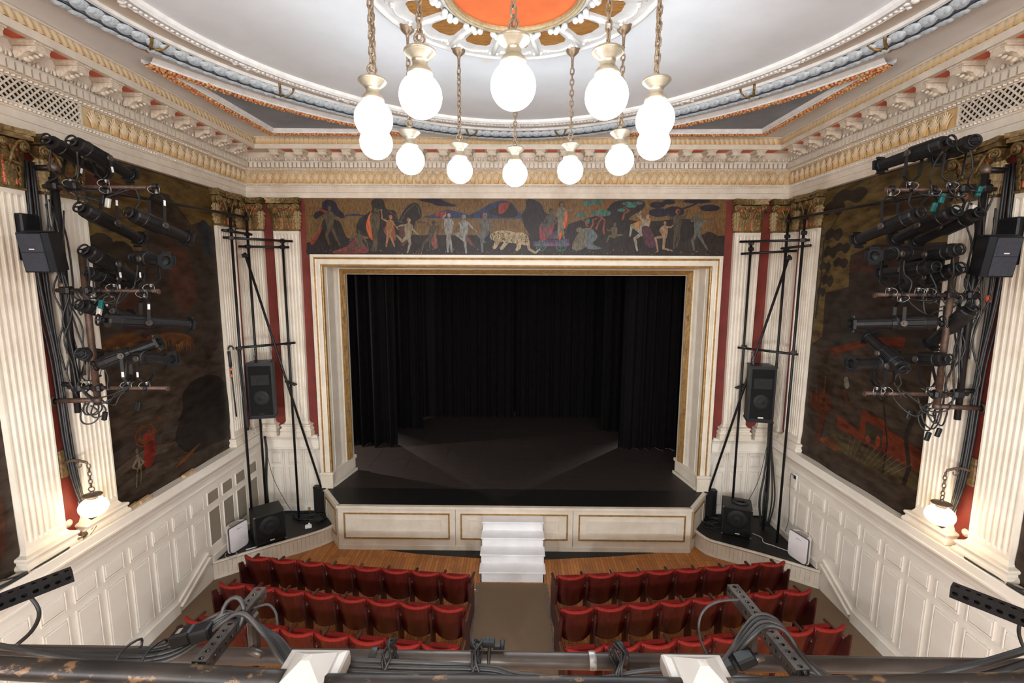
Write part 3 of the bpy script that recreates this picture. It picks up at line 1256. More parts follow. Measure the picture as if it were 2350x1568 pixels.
for ti, which in enumerate(('front', 'left', 'right')):
    rz = wall_frame(which)
    g = MB()
    if which == 'front':
        rings = [[(-(XW - p), -p, z) for p, z in CP], [(XW - p, -p, z) for p, z in CP]]
        t0, t1 = -XW, XW
    else:
        s = -1 if which == 'left' else 1
        rings = [[(s * (XW - p), -p, z) for p, z in CP], [(s * (XW - p), YE, z) for p, z in CP]]
        t0, t1 = YE, 0
        g2_ = [[(s * (XW - p), YE, z) for p, z in CP], [(s * (XW - p), YB + .2, z) for p, z in CP]]
    g.sweep(rings, CM)
    if which != 'front':
        g.sweep(g2_, CM)
    tr = struct('trim_%d' % (ti + 1), g, ['plaster', 'gold_ground'], f'{which} cornice, cream plaster with ochre leaf frieze, dentils and brackets')

    def run(p, pitch, fn, lo=None, clip=0.0):
        a = -(XW - p) + clip if which == 'front' else (YE if lo is None else lo)
        b = (XW - p) - clip if which == 'front' else -p - clip
        n = int((b - a) / pitch)
        if which == 'front':
            off = ((b - a) - n * pitch) / 2
        else:
            off = (b - a) - n * pitch
        for i in range(n):
            fn(a + off + (i + .5) * pitch)
    nearest = -6.6
    run(.25, .087, lambda t: inst('dentil', ME_DENT, tr, cornice_pt(which, t, .22, 7.822), rz), nearest)
    run(.62, .465, lambda t: inst('modillion', ME_MOD, tr, cornice_pt(which, t, .45, 7.985), rz), nearest)
    run(.62, .465, lambda t: inst('soffit_panel', ME_SOF, tr, cornice_pt(which, t + .2325, .46, 8.047), rz), nearest)
    lat = -3.74 if which != 'front' else None
    run(.17, .158, lambda t: inst('acanthus_leaf', ME_FLEAF, tr, cornice_pt(which, t, .13, 7.612), rz), lat)
    run(.17, .158, lambda t: inst('bud', ME_FBUD, tr, cornice_pt(which, t + .079, .13, 7.612), rz), lat, .1)
    run(.6, .092, lambda t: inst('crown_leaf', ME_CLEAF, tr, cornice_pt(which, t, .60, 8.187), rz), nearest)
    # egg and dart, bead rows: fine relief joined
    g = MB()
    vv, ff = [tuple(v.co) for v in ME_EGG.vertices], [list(p.vertices) for p in ME_EGG.polygons]

    def add_egg(t):
        c = cornice_pt(which, t, .275, 7.93)
        Rm = Matrix.Rotation(rz, 3, 'Z')
        g.add([Rm @ Vector(v) + Vector(c) for v in vv], ff, 0, True)
    run(.28, .096, add_egg, nearest)
    part('egg_and_dart', g, 'plaster', tr, None, True)
    g = MB()

    def add_bead(t):
        c = cornice_pt(which, t, .145, 7.455)
        g.box(c, (.024, .024, .024), Matrix.Rotation(R(45), 3, 'Z'), 0)

    def add_bead2(t):
        c = cornice_pt(which, t, .185, 7.755)
        g.box(c, (.034, .03, .024), Matrix.Rotation(R(45), 3, 'Z'), 0)
    run(.15, .05, add_bead, nearest)
    run(.2, .06, add_bead2, nearest)
    part('bead_row', g, 'plaster', tr, None, True)
    if which != 'front':
        # lattice vent in place of the frieze
        s = -1 if which == 'left' else 1
        ya, yb, za, zb = -5.75, -3.75, 7.495, 7.735
        g = MB()
        g.bb(W(s, ya, za, .128), W(s, yb, zb, .1325), 0)
        part('vent_void', g, 'void', tr)
        for q in (-1, 1):
            y0 = ya - .24
            while y0 < yb + .24:
                a, b = [y0, za], [y0 + q * .24, zb]
                for e, o in ((a, b), (b, a)):
                    for lim, sg in ((ya, 1), (yb, -1)):
                        if (e[0] - lim) * sg < 0 and (o[0] - lim) * sg > 0:
                            f = (lim - e[0]) / (o[0] - e[0])
                            e[1] += (o[1] - e[1]) * f
                            e[0] = lim
                inside = ya - .001 <= min(a[0], b[0]) and max(a[0], b[0]) <= yb + .001
                if inside and abs(b[1] - a[1]) > .03:
                    gg = MB()
                    gg.beam(W(s, a[0], a[1], .15 + .006 * q), W(s, b[0], b[1], .15 + .006 * q), .018, .012, 0, (s, 0, 0))
                    part('lattice_slat', gg, 'plaster', tr)
                y0 += .08
        g = MB()
        for y in (ya, yb):
            g.bb(W(s, y - .012, za, .13), W(s, y + .012, zb, .165), 0)
        part('vent_frame', g, 'plaster', tr)

# ================================================================== STAGE
ZS = 0.96
AX, AY = 3.635, -.83
st = root('stage', 'black-floored theatre stage with a white panelled apron front edged in gold', 'stage', (0, 0, 0))
g = MB()
poly = [(-AX, AY), (AX, AY), (4.22, -.02), (4.25, .15), (3.95, 1.0), (6.5, 1.05), (6.5, 6.2), (-6.5, 6.2), (-6.5, 1.05), (-3.95, 1.0), (-4.25, .15), (-4.22, -.02)]
g.prism(poly, lambda a, b, t: (a, b, ZS - .06 + t), .06, 0)
part('deck', g, 'stage_black', st)
# black border cloth strip painted in front of the setting line
g = MB()
g.prism([(-AX + .04, AY + .05), (AX - .04, AY + .05), (4.16, -.02), (-4.16, -.02)], lambda a, b, t: (a, b, ZS + t), .004, 0)
part('deck_margin', g, 'black_paint', st)
g = MB()
for i in range(-6, 7):
    g.bb((i * .9 - .004, 1.1, ZS), (i * .9 + .004, 6, ZS + .0012), 0)
for y in (1.6, 2.8, 4.0):
    g.bb((-5, y, ZS), (5, y + .006, ZS + .0012), 0)
part('deck_seam', g, 'black_paint', st)


def apron_section(p0, p1, mould=True, inner=True, xpad=.12):
    """panelled front between two plan points"""
    p0, p1 = Vector((*p0, 0)), Vector((*p1, 0))
    d = (p1 - p0)
    L_ = d.length
    d.normalize()
    nrm = Vector((d.y, -d.x, 0))

    def P(a, o, z):
        q = p0 + d * a + nrm * o
        return (q.x, q.y, z)

    def bar(a0, a1, z0, z1, o0, o1, mb_):
        vs = [P(a, o, z) for a in (a0, a1) for o in (o0, o1) for z in (z0, z1)]
        mb_.add(vs, [(0, 1, 3, 2), (4, 6, 7, 5), (0, 4, 5, 1), (2, 3, 7, 6), (0, 2, 6, 4), (1, 5, 7, 3)], 0)
    b = MB()
    bar(0.004, L_ - .004, 0, ZS - .03, -.04, 0, b)
    bar(0, L_, .0, .1, 0, .012, b)
    bar(0, L_, ZS - .05, ZS + .005, -.05, .03, b)
    pn = part('apron_panel', b, 'cream', st)

    def rect(a0, a1, z0, z1, t, o, m_, nm):
        q = MB()
        bar(a0, a1, z1 - t, z1, 0, o, q)
        bar(a0, a1, z0, z0 + t, 0, o, q)
        bar(a0, a0 + t, z0 + t, z1 - t, 0, o, q)
        bar(a1 - t, a1, z0 + t, z1 - t, 0, o, q)
        part(nm, q, m_, pn)
    rect(xpad, L_ - xpad, .245, .81, .026, .02, 'gold_line', 'gold_moulding')
    rect(xpad + .03, L_ - xpad - .03, .275, .78, .014, .012, 'cream', 'white_moulding')
    if inner:
        rect(xpad + .17, L_ - xpad - .17, .40, .67, .022, .016, 'cream', 'inner_moulding')


apron_section((-AX, AY), (-1.205, AY))
apron_section((-1.205, AY), (1.215, AY), xpad=.105)
apron_section((1.215, AY), (AX, AY), xpad=.115)
apron_section((-4.25, -.02), (-AX, AY), inner=False, xpad=.14)
apron_section((AX, AY), (4.25, -.02), inner=False, xpad=.14)
# black return behind the apron corners
for s in (-1, 1):
    g = MB()
    g.bb((s * 4.24, -.0, .36), (s * 4.5, .08, ZS), 0)
    g.bb((s * 4.2, -.06, ZS - .01), (s * 4.48, .06, ZS + .03), 0)
    part('side_return', g, 'black_paint', st)

# stage house: black box
m = MB()
m.bb((-6.7, 6.1, 0), (6.7, 6.25, 7.6), 0)
struct('wall_stage_back', m, 'velvet_black', 'black rear wall of the stage')
m = MB()
m.bb((-6.7, .31, .5), (-6.55, 6.1, 7.6), 0)
struct('wall_stage_left', m, 'velvet_black', 'black wall of the left stage wing')
m = MB()
m.bb((6.55, .31, .5), (6.7, 6.1, 7.6), 0)
struct('wall_stage_right', m, 'velvet_black', 'black wall of the right stage wing')
m = MB()
m.bb((-6.7, .31, 7.5), (6.7, 6.2, 7.6), 0)
struct('ceiling_stage', m, 'velvet_black', 'black ceiling of the stage house')


# drapes -------------------------------------------------------------------------
def drape(name, x0, x1, y, amp, pleats, label, seed, z1=7.3, flare=0.0, group=None):
    rnd = random.Random(seed)
    ph = [rnd.uniform(0, 6.28) for _ in range(6)]
    n = int(abs(x1 - x0) * 34) + 12
    rings = []
    zs = [ZS + .004, ZS + .12, 1.6, 2.6, 3.8, 5.0, 6.2, z1]
    for z in zs:
        hz = (z - ZS) / (z1 - ZS)
        ring = []
        for i in range(n + 1):
            t = i / n
            a = t * pleats * 2 * PI
            dd = amp * (.75 + .5 * (1 - hz)) * (math.sin(a + .7 * math.sin(a * .31 + ph[0]) + .5 * hz * math.sin(ph[1] + t * 9)) + .45 * math.sin(2.3 * a + ph[2]) * (1 - .4 * hz) + .25 * math.sin(.41 * a + ph[3]))
            xx = x0 + (x1 - x0) * t + .02 * math.sin(a * .5 + ph[4]) + flare * (1 - hz) * (t - .5)
            ring.append((xx, y + dd, z))
        rings.append(ring)
    back = [[(p[0], p[1] + .012, p[2]) for p in r] for r in rings]
    g_ = MB()
    vs = [p for r in rings for p in r]
    w_ = n + 1
    fs = [(j * w_ + i, j * w_ + i + 1, (j + 1) * w_ + i + 1, (j + 1) * w_ + i) for j in range(len(zs) - 1) for i in range(n)]
    g_.add(vs, fs, 0, True)
    g_.add([p for r in back for p in r], [f[::-1] for f in fs], 0, True)
    t = root(name, label, 'stage curtain', ((x0 + x1) / 2, y, ZS), group)
    part('cloth', g_, 'velvet_black', t)
    b = MB()
    b.cyl((x0 - .1, y, z1 + .03), (x1 + .1, y, z1 + .03), .024, n=8)
    part('batten', b, 'black_metal', t)
    return t


drape('stage_drape', -5.0, -3.33, 2.72, .14, 4, 'pleated black side curtain nearest the front on the left of the stage', 3, flare=.1)
drape('stage_drape', -3.9, -2.83, 4.15, .05, 4, 'black side curtain further back on the left of the stage', 5)
drape('stage_drape', 2.92, 5.0, 2.56, .07, 7, 'black side curtain nearest the front on the right of the stage', 7, flare=.12)
drape('stage_drape', 2.63, 3.7, 4.06, .05, 4, 'black side curtain further back on the right of the stage', 9)
drape('stage_backcloth', -5.6, -.02, 5.45, .05, 15, 'left half of the black pleated curtain across the back of the stage', 13)
drape('stage_backcloth', .0, 5.6, 5.45, .05, 15, 'right half of the black pleated curtain across the back of the stage', 15)
g = MB()
g.tube([(-4.02, 2.45, ZS), (-4.03, 2.45, 7.2)], .045, 8)
# hanging border across the top of the stage hides the grid
g = MB()
rings = []
for z in (5.74, 6.2, 7.5):
    rings.append([(-5.4 + 10.8 * i / 180, 1.7 + .03 * math.sin(i * .75), z) for i in range(181)])
g.sweep(rings, 0)
t = root('stage_border', 'black cloth border hanging across the top of the stage opening', 'stage curtain', (0, 1.7, 5.74))
part('cloth', g, 'velvet_black', t)

# side platforms ------------------------------------------------------------------
ZP = .34
for s in (-1, 1):
    nm = 'left' if s < 0 else 'right'
    pl = root('side_platform', f'low {nm} corner platform with black top and white boarded curved front', 'platform', (s * 4.8, -.6, 0))
    e = [(5.6, -1.86), (4.96, -1.37), (4.38, -.96), (4.12, -.76), (3.95, -.58), (3.86, -.40)] if s < 0 else [(5.6, -1.92), (4.86, -1.42), (4.2, -1.03), (4.0, -.90), (3.90, -.72), (3.84, -.50)]
    front = catmull([(a, b, 0) for a, b in e], 4)
    top = [(p.x, p.y) for p in front] + [(3.86, -.36), (4.26, .1), (5.6, .12)]
    g = MB()
    g.prism(top, lambda a, b, t: (s * a, b, ZP - .03 + t), .03, 0)
    part('top', g, 'black_paint', pl)
    # nosing
    g = MB()
    rings = []
    for i, p in enumerate(front):
        q0, q1 = front[max(0, i - 1)], front[min(len(front) - 1, i + 1)]
        d = (q1 - q0).normalized()
        nn = Vector((d.y, -d.x, 0))
        if nn.y > 0:
            nn = -nn
        rings.append([(s * (p.x + nn.x * o), p.y + nn.y * o, z) for o, z in ((-.03, ZP + .003), (.02, ZP + .003), (.032, ZP - .012), (.02, ZP - .035), (0, ZP - .05))])
    g.sweep(rings, 0)
    part('nosing', g, 'cream', pl)
    # boards
    L_ = 0
    acc = [0]
    for i in range(1, len(front)):
        L_ += (front[i] - front[i - 1]).length
        acc.append(L_)

    def at(d_):
        for i in range(1, len(front)):
            if d_ <= acc[i]:
                t = (d_ - acc[i - 1]) / (acc[i] - acc[i - 1])
                return front[i - 1].lerp(front[i], t)
        return front[-1]
    nb = int(L_ / .075)
    g = MB()
    g.sweep([[(s * p.x, p.y + .02, z) for z in (.0, ZP - .03)] for p in front], 0)
    part('backing', g, 'cream', pl)
    for k in range(nb):
        a, b = at(L_ * (k + .012) / nb), at(L_ * (k + .988) / nb)
        g = MB()
        g.beam((s * a.x, a.y + .005, (ZP - .03) / 2 + random.uniform(-.001, .001)), (s * b.x, b.y + .005, (ZP - .03) / 2), .022, ZP - .04, 0, (0, 0, 1), .003)
        part('board', g, 'cream', pl)
    g = MB()
    rings = []
    for i, p in enumerate(front):
        q0, q1 = front[max(0, i - 1)], front[min(len(front) - 1, i + 1)]
        d = (q1 - q0).normalized()
        nn = Vector((d.y, -d.x, 0))
        if nn.y > 0:
            nn = -nn
        rings.append([(s * (p.x + nn.x * o), p.y + nn.y * o, z) for o, z in ((0, .045), (.018, .045), (.022, .0))])
    g.sweep(rings, 0)
    part('skirting', g, 'cream', pl)

# steps ----------------------------------------------------------------------------
stp = root('stage_steps', 'flight of white wooden steps up to the stage from the centre aisle', 'steps', (-.02, -1.4, 0))
n = 4
rise, going = .20, .255
sx0, sx1 = -.635, .595
for k in range(n):
    y0 = -1.86 + going * k
    z = .215 + .19 * k
    g = MB()
    g.bb((sx0 + .02, y0 + .02, 0 if k == 0 else z - .19), (sx1 - .02, y0 + .045, z - .03), 0)
    part('riser', g, 'step_white', stp)
    g = MB()
    g.bb((sx0 - .005, y0 - .015, z - .032), (sx1 + .005, y0 + going + .03, z), 0, .006)
    part('tread', g, 'step_white', stp)
for x in (sx0 + .03, sx1 - .03):
    g = MB()
    g.prism([(-1.84, 0), (-.85, 0), (-.85, .74), (-1.1, .74), (-1.1, .55), (-1.35, .55), (-1.35, .36), (-1.6, .36), (-1.6, .17), (-1.84, .17)], lambda a, b, t: (x - .012 + t, a, b), .024, 0)
    part('stringer', g, 'step_white', stp)

# aisle carpet -----------------------------------------------------------------------
rn = root('aisle_carpet', 'brown carpet runner with metal edge strips down the centre aisle', 'carpet', (0, -4.5, 0))
g = MB()
g.bb((-.66, -8, .001), (.61, -1.88, .009), 0)
part('pile', g, 'carpet', rn)
for x in (-.675, .61):
    g = MB()
    g.bb((x, -8, .001), (x + .035, -1.9, .013), 0)
    part('edge_strip', g, 'alu', rn)
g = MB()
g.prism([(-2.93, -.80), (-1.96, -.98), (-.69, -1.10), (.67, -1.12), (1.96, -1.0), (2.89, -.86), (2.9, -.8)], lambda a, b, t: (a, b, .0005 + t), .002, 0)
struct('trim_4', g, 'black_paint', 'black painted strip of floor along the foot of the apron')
for x in (-.78, .68):
    g = MB()
    g.bb((x, -2.08, .001), (x + .1, -2.05, .003), 0)
    single('tape_mark', g, 'paper', f'short white tape mark on the floor just {"left" if x < 0 else "right"} of the aisle carpet', 'tape mark', (x + .05, -2.06, 0))

# murals ---------------------------------------------------------------------------
CREAM_F = (150, 140, 118)


class Paint:
    """flat shapes of paint on a canvas; P(u, v, o) gives the 3D point o metres proud of it"""
    def __init__(s, P):
        s.mb, s.P, s.k, s.dim = MB(), P, 0, .87

    def poly(s, pts, c):
        s.k += 1
        o = .0015 + s.k * .00002
        area = sum(pts[q - 1][0] * pts[q][1] - pts[q][0] * pts[q - 1][1] for q in range(len(pts)))
        tris = tessellate_polygon([[Vector((a, b, 0)) for a, b in pts]])
        fs = []
        for t in tris:
            (x0, y0), (x1, y1), (x2, y2) = [pts[q] for q in t]
            a2 = (x1 - x0) * (y2 - y0) - (x2 - x0) * (y1 - y0)
            if abs(a2) > 1e-9:
                fs.append((t, a2))
        sgn = 1 if sum(a for _, a in fs) > 0 else -1
        s.mb.add([s.P(a, b, o) for a, b in pts], [t for t, a in fs if a * sgn > 0], 0, False, lin([v * s.dim for v in c]))

    def smooth(s, pts, c, k=4):
        P = [Vector((a, b, 0)) for a, b in pts]
        n = len(P)
        out = []
        for i in range(n):
            a, b, c2, d = P[i - 1], P[i], P[(i + 1) % n], P[(i + 2) % n]
            for j in range(k):
                t = j / k
                q = 0.5 * ((2 * b) + (c2 - a) * t + (2 * a - 5 * b + 4 * c2 - d) * t * t + (3 * b - a - 3 * c2 + d) * t ** 3)
                out.append((q.x, q.y))
        s.poly(out, c)

    def ell(s, x, y, rx, ry, c, n=14, rot=0):
        ca, sa = math.cos(rot), math.sin(rot)
        s.poly([(x + rx * math.cos(2 * PI * i / n) * ca - ry * math.sin(2 * PI * i / n) * sa, y + rx * math.cos(2 * PI * i / n) * sa + ry * math.sin(2 * PI * i / n) * ca) for i in range(n)], c)

    def line(s, pts, w, c, w2=None):
        """tapered stroke"""
        P = [Vector((a, b, 0)) for a, b in pts]
        n = len(P)
        ww = [w + ((w2 if w2 is not None else w) - w) * i / (n - 1) for i in range(n)]
        for i in range(n - 1):
            d = P[i + 1] - P[i]
            if d.length < 1e-6:
                continue
            nn = Vector((-d.y, d.x, 0)).normalized()
            q = [P[i] + nn * ww[i] / 2, P[i + 1] + nn * ww[i + 1] / 2, P[i + 1] - nn * ww[i + 1] / 2, P[i] - nn * ww[i] / 2]
            s.poly([(v.x, v.y) for v in q], c)
            if i:
                s.ell(P[i].x, P[i].y, ww[i] / 2, ww[i] / 2, c, 8)


# frieze over the stage: canvas units 0..1000 across, 0..130 down
FX0, FX1, FZ0, FZ1 = -4.345, 4.295, 7.222, 6.085


def FP(u, v, o):
    return (FX0 + (FX1 - FX0) * u / 965.0, -.012 - o, FZ0 + (FZ1 - FZ0) * v / 127.0)


fm = root('frieze_mural', 'long painted mural of dancing figures on gold and black above the stage opening', 'mural', (0, -.01, 6.1))
g = MB()
g.bb((FX0, -.012, FZ0), (FX1, 0, FZ1), 0)
for i in range(len(g.c)):
    g.c[i] = lin((112, 84, 48))
g.usecol = True
part('canvas', g, 'mural_front', fm)
pa = Paint(FP)
DK, DK2, BL, PUR = (46, 38, 36), (58, 46, 42), (52, 62, 98), (40, 34, 50)
GOLD, RED, ORG, FLESH, GRY, OLV = (140, 106, 62), (150, 60, 44), (206, 104, 54), (152, 140, 118), (112, 116, 116), (92, 80, 60)
TEAL, PINK, VIO = (72, 120, 112), (150, 66, 82), (88, 70, 110)
PX = lambda x: (x - 700)          # photo column to canvas column


def a_(l, ox=690, sx=4.7):       # crop coordinates of the left half
    return [((x / sx + ox) - 700, y / sx + 450 - 457) for x, y in l]


def b_(l):
    return a_(l, 1180)


_rb = random.Random(12)
for i in range(620):
    u, v = _rb.uniform(4, 955), _rb.uniform(3, 78)
    pa.line([(u, v), (u + _rb.uniform(-.6, .6), v + _rb.uniform(2, 6))] if v < 44 else [(u, v), (u + _rb.uniform(4, 10), v + _rb.uniform(-.6, .6))], _rb.uniform(.5, 1.1), _rb.choice([(158, 124, 74), (98, 72, 40), (142, 108, 62), (110, 80, 44)]), .2)
pa.poly([(0, 100), (60, 86), (130, 92), (210, 76), (330, 82), (460, 80), (560, 82), (640, 62), (740, 66), (800, 84), (965, 80), (965, 127), (0, 127)], DK)
pa.poly(a_([(90, 230), (2350, 232), (2350, 330), (1300, 420), (600, 350), (90, 400)]), (120, 92, 54))
pa.poly(a_([(90, 214), (500, 216), (500, 222), (90, 222)]), (70, 56, 40))
pa.smooth(a_([(70, 520), (190, 400), (240, 260), (300, 230), (380, 260), (430, 290), (480, 430), (560, 520), (560, 640), (80, 640)]), DK)
pa.smooth(a_([(90, 500), (150, 430), (230, 330), (190, 420), (120, 520)]), RED)
pa.smooth(a_([(140, 230), (160, 180), (230, 150), (240, 80), (300, 45), (380, 70), (410, 140), (470, 200), (460, 240), (390, 220), (340, 190), (240, 200), (170, 250)]), PUR)
for q in ((190, 130, 330, 190), (200, 150, 340, 200), (220, 165, 350, 200)):
    pa.line(a_([(q[0], q[1]), (q[2], q[3])]), 2.2, RED)
pa.smooth(a_([(480, 215), (560, 195), (640, 200), (700, 214)]), BL)
pa.smooth(a_([(600, 400), (620, 270), (720, 190), (780, 150), (770, 70), (830, 30), (900, 50), (930, 140), (1020, 160), (1060, 250), (1100, 190), (1150, 120), (1230, 75), (1290, 110), (1310, 220), (1240, 280), (1180, 420), (900, 460), (680, 430)]), DK)
pa.line(a_([(1080, 280), (1140, 170), (1240, 90), (1270, 120), (1300, 220)]), 1.2, (104, 104, 104))
pa.line(a_([(950, 160), (1030, 210), (1060, 270), (1120, 290)]), 1.2, (104, 104, 104))
pa.smooth(a_([(1290, 40), (1500, 35), (1560, 60), (1680, 100), (1650, 115), (1480, 105), (1420, 80), (1320, 60)]), PUR)
pa.smooth(a_([(1320, 228), (1450, 195), (1580, 150), (1700, 170), (1810, 200), (1800, 230), (1500, 236)]), BL)
pa.smooth(a_([(1450, 205), (1560, 165), (1640, 185), (1560, 225)]), RED)
pa.smooth(a_([(1790, 225), (1900, 170), (2060, 80), (2180, 50), (2290, 80), (2370, 180), (2480, 225), (2400, 236), (1900, 236)]), BL)
pa.smooth(a_([(2020, 170), (2140, 110), (2180, 60), (2280, 90), (2350, 200), (2200, 225)]), DK)
pa.smooth(a_([(2140, 140), (2160, 80), (2260, 75), (2220, 160), (2150, 190)]), RED)
# right part hills and trees
pa.smooth(b_([(90, 200), (130, 130), (140, 40), (230, 45), (300, 90), (350, 180), (500, 250), (520, 420), (240, 440), (120, 320)]), DK)
pa.smooth(b_([(560, 320), (760, 240), (960, 180), (1080, 60), (1300, 40), (1400, 60), (1390, 130), (1240, 240), (1500, 260), (1900, 240), (1900, 440), (620, 440)]), DK)
pa.smooth(b_([(1860, 470), (2000, 420), (2120, 370), (2240, 460), (2250, 640), (1800, 640)]), DK2)
for x, y, rx, ry in ((800, 74, 66, 26), (900, 60, 60, 24), (940, 178, 112, 36), (730, 196, 54, 24), (800, 262, 24, 30), (1220, 76, 56, 20), (1330, 72, 54, 18), (1160, 146, 44, 18), (1260, 102, 60, 18)):
    p = b_([(x, y)])[0]
    pa.ell(p[0], p[1], rx / 4.7, ry / 4.7, TEAL if x < 1300 else (84, 96, 98))
for l in ([(980, 400), (970, 340), (985, 250), (930, 215), (890, 190), (880, 110)], [(890, 350), (920, 270), (960, 220)], [(830, 340), (860, 290), (850, 250), (900, 230)], [(985, 130), (1000, 80), (1020, 40)], [(1170, 250), (1190, 180), (1240, 150), (1180, 110)], [(800, 320), (770, 260), (730, 240)]):
    pa.line(b_(l), 4.2, (150, 74, 52), 2.4)
for x, y, rx, ry in ((1540, 90, 84, 34), (1560, 170, 110, 46), (1720, 160, 112, 56), (1960, 50, 150, 24), (2100, 120, 110, 34), (1660, 60, 70, 26)):
    p = b_([(x, y)])[0]
    pa.ell(p[0], p[1], rx / 4.7, ry / 4.7, PUR)
pa.line(b_([(1780, 140), (1900, 100), (1960, 70)]), 4, PUR)


def figure(x, top, feet, c, lean=0, armL=None, armR=None, legL=None, legR=None, cloak=None, hair=DK, cc=None):
    """standing dancer drawn as one silhouette of limbs; crop units"""
    h = feet - top
    hx, hy = x + lean * .5, top + h * .06
    sh = (x + lean * .35, top + h * .18)
    hip = (x, top + h * .5)
    armL = armL or [(-.16, .34), (-.12, .5)]
    armR = armR or [(.16, .34), (.12, .5)]
    legL = legL or [(-.05, .75), (-.08, 1.0)]
    legR = legR or [(.05, .75), (.1, 1.0)]
    T = a_ if x < 2500 else (lambda l: a_([(q - 2303, r) for q, r in l], 1180))
    if cloak:
        pa.smooth(T([(x + px * h, top + py * h) for px, py in cloak]), cc or RED)
    w = h / 4.7
    for lg in (legL, legR):
        pts = [hip] + [(x + px * h, top + py * h) for px, py in lg]
        pa.line(T(pts), w * .11, c, w * .045)
    pa.smooth(T([(sh[0] - .1 * h, sh[1]), (sh[0] + .1 * h, sh[1]), (hip[0] + .075 * h, hip[1] + .04 * h), (hip[0] - .075 * h, hip[1] + .04 * h)]), c)
    for ar, sd in ((armL, -1), (armR, 1)):
        pts = [(sh[0] + sd * .085 * h, sh[1] + .01 * h)] + [(x + px * h, top + py * h) for px, py in ar]
        pa.line(T(pts), w * .06, c, w * .03)
    pa.line(T([sh, (hx, hy)]), w * .05, c)
    p = T([(hx, hy)])[0]
    pa.ell(p[0], p[1] - w * .015, w * .06, w * .07, hair)
    pa.ell(p[0] + w * .012, p[1], w * .045, w * .058, c)


UP = [(-.2, .08), (-.12, -.1)]
UPR = [(.2, .06), (.14, -.1)]
figure(310, 110, 530, OLV, 0, [(-.18, .3), (-.04, .16)], [(.14, .3), (.02, .14)], [(-.1, .75), (-.02, 1)], [(.12, .72), (.24, 1)])
pa.smooth(a_([(320, 600), (480, 540), (590, 450), (660, 490), (720, 590), (640, 615), (400, 620)]), (128, 60, 58))
for i in range(14):
    p = a_([(470 + 17 * i % 230, 500 + (i * 37) % 110)])[0]
    pa.ell(p[0], p[1], 1.8, 1.8, BL, 6)
figure(630, 360, 700, OLV, -10, [(-.3, .35), (-.2, .1)], [(.22, .4), (.28, .68)], [(-.1, .5), (-.4, .66)], [(-.1, .52), (-.35, .68)])
figure(800, 130, 590, OLV, 20, [(-.1, .3), (-.05, .1)], [(.1, .05), (.2, .05)], [(0, .75), (-.08, 1)], [(.02, .75), (0, 1)], [(-.08, .1), (-.2, .35), (-.17, .6), (-.06, .75), (-.09, .4)], DK, ORG)
figure(950, 210, 545, (170, 122, 84), 50, [(-.2, .1), (-.22, -.2)], [(.16, .25), (.32, .45)], [(-.05, .72), (-.1, 1)], [(.1, .75), (.18, 1)], [(-.15, .4), (.1, .2), (.2, .5), (.2, .8), (-.1, .6)], (180, 90, 60), (140, 82, 56))
figure(1160, 240, 610, FLESH, 20, [(-.2, .2), (-.34, .26)], [(.14, .32), (.3, .46)], [(-.18, .66), (-.34, .48)], [(.05, .72), (-.04, 1)], [(-.25, .25), (.05, .2), (0, .6), (-.2, .8)], (170, 84, 60), (96, 60, 50))
figure(1400, 270, 600, (84, 72, 60), 90, [(-.1, .05), (-.42, .02)], [(.3, .12), (.24, .4)], [(-.22, .7), (-.3, 1)], [(0, .7), (-.02, .9)], [(0, .15), (.15, .25), (.24, .8), (.1, .86), (0, .5)], DK, (142, 84, 76))
figure(1600, 180, 600, (150, 150, 148), 0, [(-.14, .12), (0, -.02)], [(.12, .28), (-.1, .26)], [(-.03, .75), (-.02, 1)], [(.04, .75), (.08, 1)], None, DK)
figure(1765, 200, 610, (146, 146, 142), 0, [(-.14, .24), (0, .22)], [(.2, .3), (.35, .45)], [(-.2, .5), (.04, .7)], [(.03, .7), (.06, 1)], [(.05, .5), (.25, .75), (.3, .85), (.1, .7)], (96, 110, 128), (106, 66, 56))
figure(2000, 190, 600, (104, 104, 100), -10, [(-.16, .2), (-.32, .1)], [(.2, .25), (.14, .4)], [(-.18, .55), (0, .75)], [(-.1, .68), (-.08, 1)], [(-.06, .15), (.1, .4), (.1, .7), (-.12, .42)], ORG, PUR)
# leopard
LP = (178, 158, 124)
pa.smooth(a_([(2060, 420), (2120, 370), (2230, 365), (2330, 385), (2420, 390), (2470, 440), (2460, 520), (2330, 500), (2200, 490), (2090, 470)]), LP)
pa.line(a_([(2150, 450), (2100, 540), (2080, 550)]), 12, LP, 6)
pa.line(a_([(2250, 460), (2180, 550), (2160, 560)]), 10, LP, 6)
pa.line(b_([(60, 470), (60, 540), (30, 580)]), 13, LP, 6)
pa.line(b_([(100, 420), (160, 480), (170, 560), (240, 600), (290, 560)]), 8, LP, 4)
pa.ell(*a_([(2090, 430)])[0], 9, 8, LP)
rn_ = random.Random(4)
for i in range(110):
    x, y = rn_.uniform(2060, 2480), rn_.uniform(385, 500)
    p = a_([(x, y)])[0]
    pa.ell(p[0], p[1], rn_.uniform(.8, 1.8), rn_.uniform(.6, 1.3), DK, 6, rn_.uniform(0, 3))
